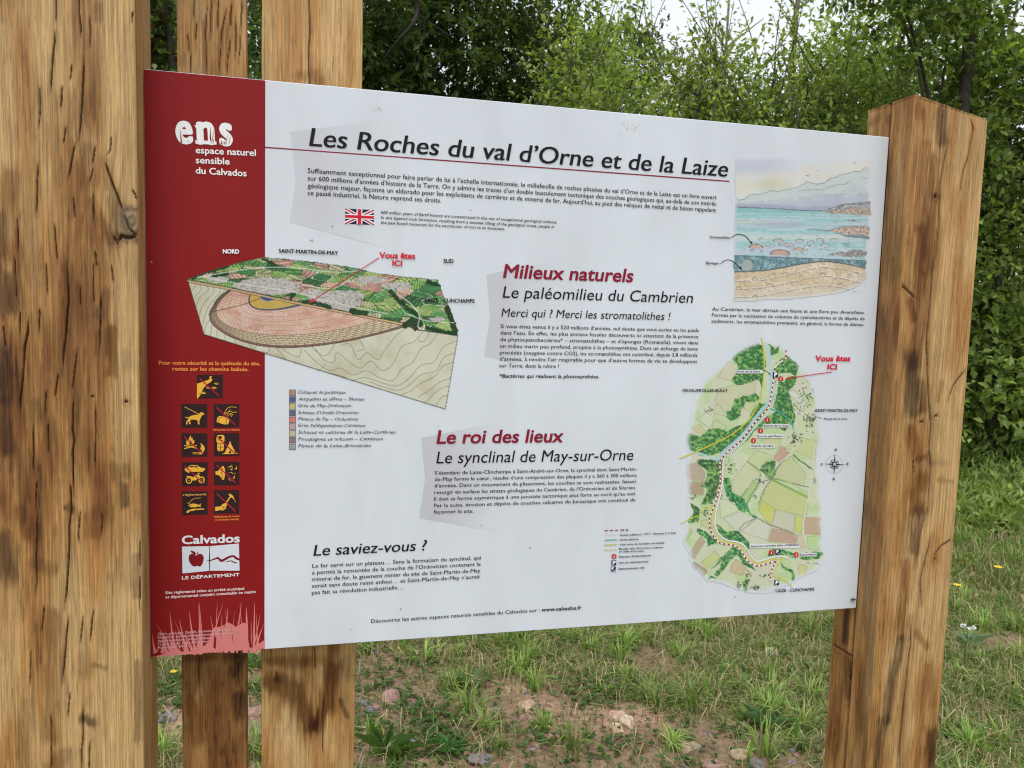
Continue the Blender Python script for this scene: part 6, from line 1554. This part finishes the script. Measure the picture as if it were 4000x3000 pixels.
# far wood closing the view; its unseen part behind camera added to block low sky
def far_wood():
    V, F, C = [], [], []; n = 100000
    a = CAZ + (RNG.random(n) * 2 - 1) * math.pi
    u_ = RNG.random(n); ph = fbm(a * 9, a * 0, 501, 3)
    r = 17 + 9 * RNG.random(n)
    hh = (2.6 + 2.6 * ph) * (1 - .35 * RNG.random(n)) 
    z = hh * RNG.random(n) ** .8 + .1
    P = np.stack([CAM[0] + r * np.sin(a), CAM[1] + r * np.cos(a), z], -1)
    cl_ = .7 + .6 * fbm(a * 60, z * 1.6, 502, 3)
    col = np.array(MD + LT[1:2] + DK[2:])[RNG.integers(0, 5, n)] * cl_[:, None]
    return leaf_cloud(P, RNG.normal(0, 1, (n, 3)), .20 + .16 * RNG.random(n), col, aspect=.7)
V, F, C = far_wood()
put('far_wood', mesh_np('far_wood', V, F, C), LEAF, kind='stuff', label='far belt of mixed green undergrowth all round, closing the view and blocking low sky')

# a few branches that show in the photograph
def branch_on(lst, name, lab, col):
    root = empty(name, (0, 0, 0), label=lab, category='branch')
    for path in lst:
        P = []
        for (u, v, d) in path:
            q = rays(u, v); q = q / np.linalg.norm(q); P.append(tuple(CAM + q * d))
        P = np.array(smooth3(P))
        put('branch', tubes_mesh('branch', [(P, path_r[0], path_r[1])], col, 7), BARK, root)
def smooth3(P, n=6):
    P = np.array(P); out = []
    for i in range(len(P) - 1):
        p0 = P[max(i - 1, 0)]; p1 = P[i]; p2 = P[i + 1]; p3 = P[min(i + 2, len(P) - 1)]
        for k in range(n):
            t = k / n; out.append(.5 * ((2 * p1) + (-p0 + p2) * t + (2 * p0 - 5 * p1 + 4 * p2 - p3) * t * t + (-p0 + 3 * p1 - 3 * p2 + p3) * t ** 3))
    out.append(P[-1]); return out
path_r = (.022, .008)
branch_on([[(1600, -120, 6.9), (1632, 20, 6.9), (1612, 95, 6.8), (1555, 160, 6.8), (1500, 230, 6.9)]], 'dark_branch', 'dark curved branch hanging in front of the dark tree', (.03, .026, .02))
path_r = (.022, .008)
branch_on([[(2190, 420, 8.6), (2185, 340, 8.6), (2190, 285, 8.6)], [(2040, 290, 8.6), (2120, 310, 8.6), (2190, 305, 8.6), (2250, 260, 8.7)], [(2190, 310, 8.6), (2240, 290, 8.7), (2290, 290, 8.7)]], 'dead_branch', 'pale dead forked branch standing above the panel edge', (.30, .27, .22))
path_r = (.012, .004)
branch_on([[(2010, 210, 9.0), (2070, 160, 9.0), (2130, 135, 9.0), (2200, 180, 9.0), (2300, 320, 8.9)], [(2040, 200, 9.0), (2110, 150, 9.0), (2180, 140, 9.1)], [(2130, 135, 9.0), (2200, 140, 9.0), (2260, 200, 9.0)]], 'arched_branch', 'pale arching bare twigs beside the dark tree', (.26, .23, .17))

# rough growth where the hedge meets the grass
n = 34000; x, y, r = wedge(n, 6.2, 13.5, .8); kk_ = (r > 7.6) | (x - .25 * y > 2.2); x, y, r = x[kk_], y[kk_], r[kk_]; n = len(x)
hh = .10 + .15 * fbm(x / .4, y / .4, 430, 2) + .45 * fbm(x / .8, y / .8, 431, 3) * sstep(6.6, 9.5, r)
P = np.stack([x, y, hgt(x, y) + hh * RNG.random(n)], -1); D = RNG.normal(0, 1, (n, 3)); D[:, 2] = np.abs(D[:, 2]) + .3
V, F, C = leaf_cloud(P, D, .045 + .05 * RNG.random(n), np.array(MD + LT[:2])[RNG.integers(0, 5, n)] * (.7 + .6 * RNG.random((n, 1))), aspect=.45)
n = 16000; az_ = np.radians(37 + 16 * RNG.random(n)); r = 6.4 + 5.0 * RNG.random(n)
x2, y2 = CAM[0] + r * np.sin(az_), CAM[1] + r * np.cos(az_)
h2 = (.12 + .5 * fbm(x2 / .6, y2 / .6, 433, 3)) * sstep(6.2, 9.5, r) + .05
P2 = np.stack([x2, y2, hgt(x2, y2) + h2 * RNG.random(n)], -1); D2 = RNG.normal(0, .8, (n, 3)); D2[:, 2] = np.abs(D2[:, 2]) + .5
V2, F2, C2 = leaf_cloud(P2, D2, .06 + .07 * RNG.random(n), np.array(MD + LT[:2])[RNG.integers(0, 5, n)] * (.75 + .6 * RNG.random((n, 1))), aspect=.3)
F = np.vstack([F, F2 + len(V)]); V = np.vstack([V, V2]); C = np.vstack([C, C2])
put('undergrowth', mesh_np('undergrowth', V, F, C), LEAF, kind='stuff', label='rough leafy growth at the foot of the hedge and shrubs')
# ---------------------------------------------------------------- stones
def stone(u, v, wpx, col, lab, flat=.6, seed=0, dist=None):
    x, y = ground_at(u, v); d = math.hypot(x - CAM[0], y - CAM[1]); size = wpx / FPX * math.hypot(d, CAM[2]) * .62
    bmm = __import__('bmesh').new(); __import__('bmesh').ops.create_icosphere(bmm, subdivisions=3, radius=1.0)
    rs = np.random.default_rng(600 + seed)
    pl = [(v3 / np.linalg.norm(v3), (.52 + .28 * rs.random())) for v3 in rs.normal(0, 1, (11, 3))]
    for vt in bmm.verts:
        p_ = np.array(vt.co)
        for nn, dd in pl:
            k = p_ @ nn
            if k > dd: p_ = p_ - nn * (k - dd) * .98
        p_ = p_ * (1 + .05 * (rs.random() - .5))
        vt.co = (p_[0] * size, p_[1] * size * .8, p_[2] * size * flat)
    me = bpy.data.meshes.new("stone"); bmm.to_mesh(me); bmm.free(); me.polygons.foreach_set("use_smooth", np.zeros(len(me.polygons), bool))
    a = me.color_attributes.new('col', 'FLOAT_COLOR', 'POINT'); cc2 = np.ones((len(me.vertices), 4), np.float32)
    cc2[:, :3] = np.array(col)[None] * (.82 + .36 * rs.random((len(me.vertices), 1))); a.data.foreach_set('color', cc2.ravel())
    o = put('stone', me, ROCK, label=lab, category='stone', group='stones lying in the soil')
    o.location = (x, y, float(hgt(x, y)) + size * flat * .22); o.rotation_euler = (rs.normal(0, .15), rs.normal(0, .15), rs.random() * 6.28)
    return o
PKS = (.30, .185, .15); TNS = (.36, .265, .18); GYS = (.17, .165, .18); LIL = (.24, .20, .22)
for k, (u, v, wpx, col, lab, fl) in enumerate([
    (1530, 2755, 92, PKS, 'large pink stone right of the wide plank', .6), (1612, 2748, 44, PKS, 'small pink stone beside the large pink one', .7), (1590, 2775, 40, GYS, 'small grey stone below the large pink one', .6),
    (1418, 2768, 40, GYS, 'grey pebble against the wide plank', .7), (1445, 2792, 34, GYS, 'lower of the grey pebbles by the wide plank', .6), (2052, 2762, 74, TNS, 'flat tan slab among grass in the middle', .35),
    (2045, 2810, 36, PKS, 'small pinkish stone below the flat tan slab', .6), (2085, 2818, 46, PKS, 'pinkish stone right of the small one', .5), (2405, 2798, 62, (.42, .29, .23), 'pinkish upright stone of the pale pair', .85),
    (2455, 2826, 66, (.46, .36, .25), 'pale tan block of the pale pair', .7), (2410, 2848, 60, (.40, .31, .21), 'low tan stone under the pale pair', .4), (1605, 2915, 74, LIL, 'rounded grey lilac stone', .6), (1822, 2962, 76, PKS, 'pink stone at the lower edge', .5),
    (1880, 2990, 84, LIL, 'flat grey stone at the lower edge', .4), (2692, 2925, 86, (.34, .27, .2), 'flat brownish stone right of the pale pair', .35), (2900, 2948, 72, TNS, 'tan stone near the lower right', .5), (2952, 2990, 60, GYS, 'blue grey stone at the lower right', .6),
    (2790, 2985, 110, PKS, 'broad pink slab at the lower edge', .35), (652, 2830, 60, LIL, 'grey stone seen left of the narrow plank', .6), (990, 2800, 64, PKS, 'pinkish stone seen between the planks', .6), (1600, 2855, 26, (.5, .4, .34), 'tiny pale pebble near the grey lilac stone', .6),
    (1630, 2560, 40, TNS, 'pale stone half hidden under the panel', .4), (3010, 2330 + 215, 60, (.36, .35, .28), 'pale stone in the grass near the far post', .3)]):
    stone(u, v, wpx, col, lab, fl, k)
reseed(77)
marks = [('large pink stone', 1530, 2755), ('wide plank', 1405, 2850), ('flat tan slab', 2052, 2762), ('pale pair of stones', 2430, 2822), ('far post', 3240, 2850), ('rounded grey lilac stone', 1605, 2915),
         ('flat brownish stone', 2692, 2925), ('blue grey stone', 2952, 2990), ('narrow plank', 820, 2850)]
used_labels = set()
for k in range(44):
    u_, v_ = (RNG.uniform(1420, 1900), RNG.uniform(2660, 2990)) if k < 16 else ((RNG.uniform(1900, 3150), RNG.uniform(2700, 2990)) if k < 30 else (RNG.uniform(600, 1010), RNG.uniform(2700, 2990)))
    ic = int(RNG.integers(0, 4)); wp = RNG.uniform(14, 34)
    mk_ = min(marks, key=lambda m_: math.hypot(m_[1] - u_, m_[2] - v_)); dx_, dy_ = u_ - mk_[1], v_ - mk_[2]
    side_w = ('to the right of' if dx_ > 0 else 'to the left of') if abs(dx_) > abs(dy_) else ('just in front of' if dy_ > 0 else 'just behind')
    lb_ = '%s %s stone %s the %s' % ('small' if wp > 24 else 'tiny', ['pinkish', 'reddish brown', 'lilac grey', 'grey'][ic], side_w, mk_[0])
    if lb_ in used_labels: continue
    used_labels.add(lb_)
    stone(u_, v_, wp, [PKS, (.27, .18, .13), LIL, GYS][ic], lb_, .5, 100 + k)
# gravel
n = 26000; x, y, r = wedge(n, 2.0, 7.0); k = RNG.random(n) < bare(x, y); x, y = x[k], y[k]; n = len(x)
s_ = .003 + .011 * RNG.random(n) ** 3.5
T6 = np.array([[1, 0, 0], [-1, 0, 0], [0, 1, 0], [0, -1, 0], [0, 0, 1], [0, 0, -1]], float)
V = np.stack([x, y, hgt(x, y)], -1)[:, None] + (T6[None] + RNG.normal(0, .22, (n, 6, 3))) * s_[:, None, None] * np.array([1, 1, .6])
Fo = np.array([[0, 2, 4], [2, 1, 4], [1, 3, 4], [3, 0, 4], [2, 0, 5], [1, 2, 5], [3, 1, 5], [0, 3, 5]])
F = (np.arange(n)[:, None, None] * 6 + Fo[None]).reshape(-1, 3)
pc = np.array([PKS, (.25, .17, .12), GYS, (.21, .145, .10), (.17, .115, .08), (.28, .18, .13)])[RNG.integers(0, 6, n)] * (.6 + .6 * RNG.random((n, 1)))
put('gravel', mesh_np('gravel', V.reshape(-1, 3), F, np.repeat(pc, 6, 0)), ROCK, kind='stuff', label='small pink and grey gravel on the bare soil')

# ---------------------------------------------------------------- broad-leaved ground cover, weeds and flowers
def rosette(n, R, lsize, zed=.02):
    a = RNG.random(n) * 6.28; P = np.stack([np.sin(a) * .004, np.cos(a) * .004, np.full(n, .004)], -1)
    D = np.stack([np.sin(a), np.cos(a), .15 + .5 * RNG.random(n)], -1)
    return P + D * R * .2, D
cx, cy = [], []
for (u, v, k, sp) in ((1650, 2835, 60, .07), (1720, 2830, 40, .06), (1490, 2690, 50, .07), (1440, 2530, 70, .06), (1640, 2590, 40, .07), (1720, 2940, 90, .08), (1430, 2860, 40, .06), (2110, 2910, 26, .05), (2310, 2690, 60, .07), (2340, 2680, 40, .06), (2900, 2860, 40, .06),
                      (660, 2700, 60, .07), (640, 2760, 60, .07), (990, 2740, 50, .06), (1600, 2760, 20, .05), (2380, 2930, 30, .06), (3860, 2280, 40, .08), (3780, 2200, 50, .09), (3900, 2100, 60, .1), (3850, 1980, 80, .15), (3950, 1920, 80, .15)):
    gx, gy = ground_at(u, v); cx += list(gx + RNG.normal(0, sp, k)); cy += list(gy + RNG.normal(0, sp, k))
cx += list(wedge(2600, 2.4, 9)[0] * 0 + 0)[:0]
x, y, r = wedge(12000, 2.4, 11); cx = np.concatenate([cx, x]); cy = np.concatenate([cy, y]); n = len(cx)
P = np.stack([cx, cy, hgt(cx, cy) + .004 + .02 * RNG.random(n)], -1)
P = np.repeat(P, 3, 0); n = len(P); a = RNG.random(n) * 6.28
D = np.stack([np.sin(a), np.cos(a), .15 + .35 * RNG.random(n)], -1)
col = np.array([(.075, .14, .035), (.10, .17, .045), (.06, .11, .035)])[RNG.integers(0, 3, n)] * (.8 + .4 * RNG.random((n, 1)))
V, F, C = leaf_cloud(P, D, .013 + .012 * RNG.random(n), col, up=1.2, aspect=.75)
put('ground_cover', mesh_np('ground_cover', V, F, C), LEAF, kind='stuff', label='small round leaves of creeping ground cover')
def weed(u, v, n, L, col, lab, asp=.3):
    x, y = ground_at(u, v); z = float(hgt(x, y))
    a = np.arange(n) * 2.4 + RNG.normal(0, .3, n); D = np.stack([np.sin(a), np.cos(a), .35 + .6 * RNG.random(n)], -1)
    V, F, C = leaf_cloud(np.zeros((n, 3)) + D * .005, D, L * (.7 + .5 * RNG.random(n)), np.array(col)[None] * (.8 + .4 * RNG.random((n, 1))), up=1.0, aspect=asp, fold=.5)
    return put('weed', mesh_np('weed', V, F, C), LEAF, None, (x, y, z), label=lab, category='weed', group='broad-leaved weeds in the grass')
for (u, v, n_, L, c_, lab, asp) in ((2030, 2495, 9, .10, (.11, .19, .07), 'pale broad-leaved weed just under the panel', .35), (1850, 2690, 6, .09, (.15, .22, .09), 'pale green broad leaf beside the big tuft', .4), (1510, 2960, 10, .12, (.08, .15, .035), 'leafy weed in the lower left of the grass', .22), (1760, 2960, 12, .07, (.07, .17, .05), 'low bright green weed near the lower edge', .45),
                          (3790, 2520, 8, .09, (.18, .24, .15), 'silvery lobed leaves right of the far post', .5), (3880, 2030, 9, .13, (.12, .20, .10), 'pale leafy weed at the foot of the hedge', .4), (1000, 2620, 9, .10, (.10, .18, .05), 'leafy weed seen between the planks', .3), (3000, 2850, 9, .11, (.10, .18, .07), 'flat weed left of the far post', .3)):
    weed(u, v, n_, L, c_, lab, asp)
YEL, Yn, Yb = mat('yellow_petal'); Yb.inputs['Base Color'].default_value = (.72, .50, .03, 1); Yb.inputs['Roughness'].default_value = .6
WHI, Yn, Yb = mat('white_petal'); Yb.inputs['Base Color'].default_value = (.62, .64, .62, 1); Yb.inputs['Roughness'].default_value = .7
VIO, Yn, Yb = mat('violet_petal'); Yb.inputs['Base Color'].default_value = (.16, .10, .36, 1); Yb.inputs['Roughness'].default_value = .6
STM, Yn, Yb = mat('green_stem'); Yb.inputs['Base Color'].default_value = (.08, .14, .04, 1)
def flower(u, v, H, R, m_, lab, npet=9, umbel=False):
    # the blossom is what was measured: walk the ray until it is H above the soil
    p_ = on_plane(u, v, 2, H); x, y = float(p_[0]), float(p_[1]); z = float(hgt(x, y))
    root = empty('flower', (x, y, z), label=lab, category='flower', group='wild flowers in the grass')
    me = tubes_mesh('stem', [(wig((.01, .01, 0), (0, 0, H), 5, .05), .0016, .001)], (.08, .14, .04), 5); put('stem', me, STM, root)
    V, F = [], []
    if umbel:
        for i in range(26):
            a = RNG.random() * 6.28; r = R * RNG.random() ** .5; k = len(V); s = R * .16
            for j in range(6): V.append((r * math.sin(a) + s * math.sin(j), r * math.cos(a) + s * math.cos(j), H + .006 * RNG.random()))
            F.append(tuple(range(k, k + 6)))
    else:
        for i in range(npet):
            a = i * 2 * math.pi / npet; k = len(V)
            V += [(0, 0, H), (R * .6 * math.sin(a - .3), R * .6 * math.cos(a - .3), H + .002), (R * math.sin(a), R * math.cos(a), H + .004), (R * .6 * math.sin(a + .3), R * .6 * math.cos(a + .3), H + .002)]
            F.append((k, k + 1, k + 2, k + 3))
    me = bpy.data.meshes.new('petals'); me.from_pydata(V, [], F); put('petals', me, m_, root)
flower(3898, 2219, .10, .028, YEL, 'upper yellow flower right of the far post', 12); flower(3739, 2282, .09, .024, YEL, 'lower yellow flower close to the far post', 12)
flower(678, 2637, .05, .016, YEL, 'small yellow flower left of the narrow plank', 8); flower(3781, 2443, .14, .030, WHI, 'flat white flower head right of the far post', umbel=True); flower(1470, 2562, .05, .010, VIO, 'tiny violet flower right of the wide plank', 6)

# ---------------------------------------------------------------- the fly on the panel
fm, fn_, fb_ = mat('fly_body'); fb_.inputs['Base Color'].default_value = (.012, .012, .014, 1); fb_.inputs['Roughness'].default_value = .35
wm, fn_, fb_ = mat('fly_wing'); fb_.inputs['Base Color'].default_value = (.25, .25, .26, 1); fb_.inputs['Alpha'].default_value = .55; fb_.inputs['Roughness'].default_value = .3
q = pp(3331.0, 2340.0)
fly = empty('fly', (float(q[0]), -.0022, float(q[1])), label='small black fly sitting near the lower right corner of the panel', category='fly')
bm3 = __import__('bmesh').new()
for (cx_, r_, sx_) in ((0.0, .0014, 1.5), (.0030, .0013, 1.1), (-.0034, .0015, 1.6)):
    g_ = __import__('bmesh').ops.create_uvsphere(bm3, u_segments=10, v_segments=7, radius=r_)
    for v_ in g_['verts']: v_.co = (v_.co.x * sx_ + cx_, v_.co.y, v_.co.z)
me = bpy.data.meshes.new('body'); bm3.to_mesh(me); bm3.free(); put('body', me, fm, fly)
lg = []
for sgn in (-1, 1):
    for k in (-1, 0, 1): lg.append((np.array([(k * .001, 0, sgn * .001), (k * .0022, -.0012, sgn * .0028), (k * .0034, .0022, sgn * .0042)]), .00022, .00012))
put('legs', tubes_mesh('legs', lg, (.01, .01, .01), 4), fm, fly)
for sgn in (-1, 1):
    me = bpy.data.meshes.new('wing'); me.from_pydata([(.001, -.0012, 0), (-.002, -.0016, sgn * .0022), (-.0062, -.0014, sgn * .0030), (-.0058, -.0013, sgn * .0010)], [], [(0, 1, 2, 3)]); put('wing', me, wm, fly)
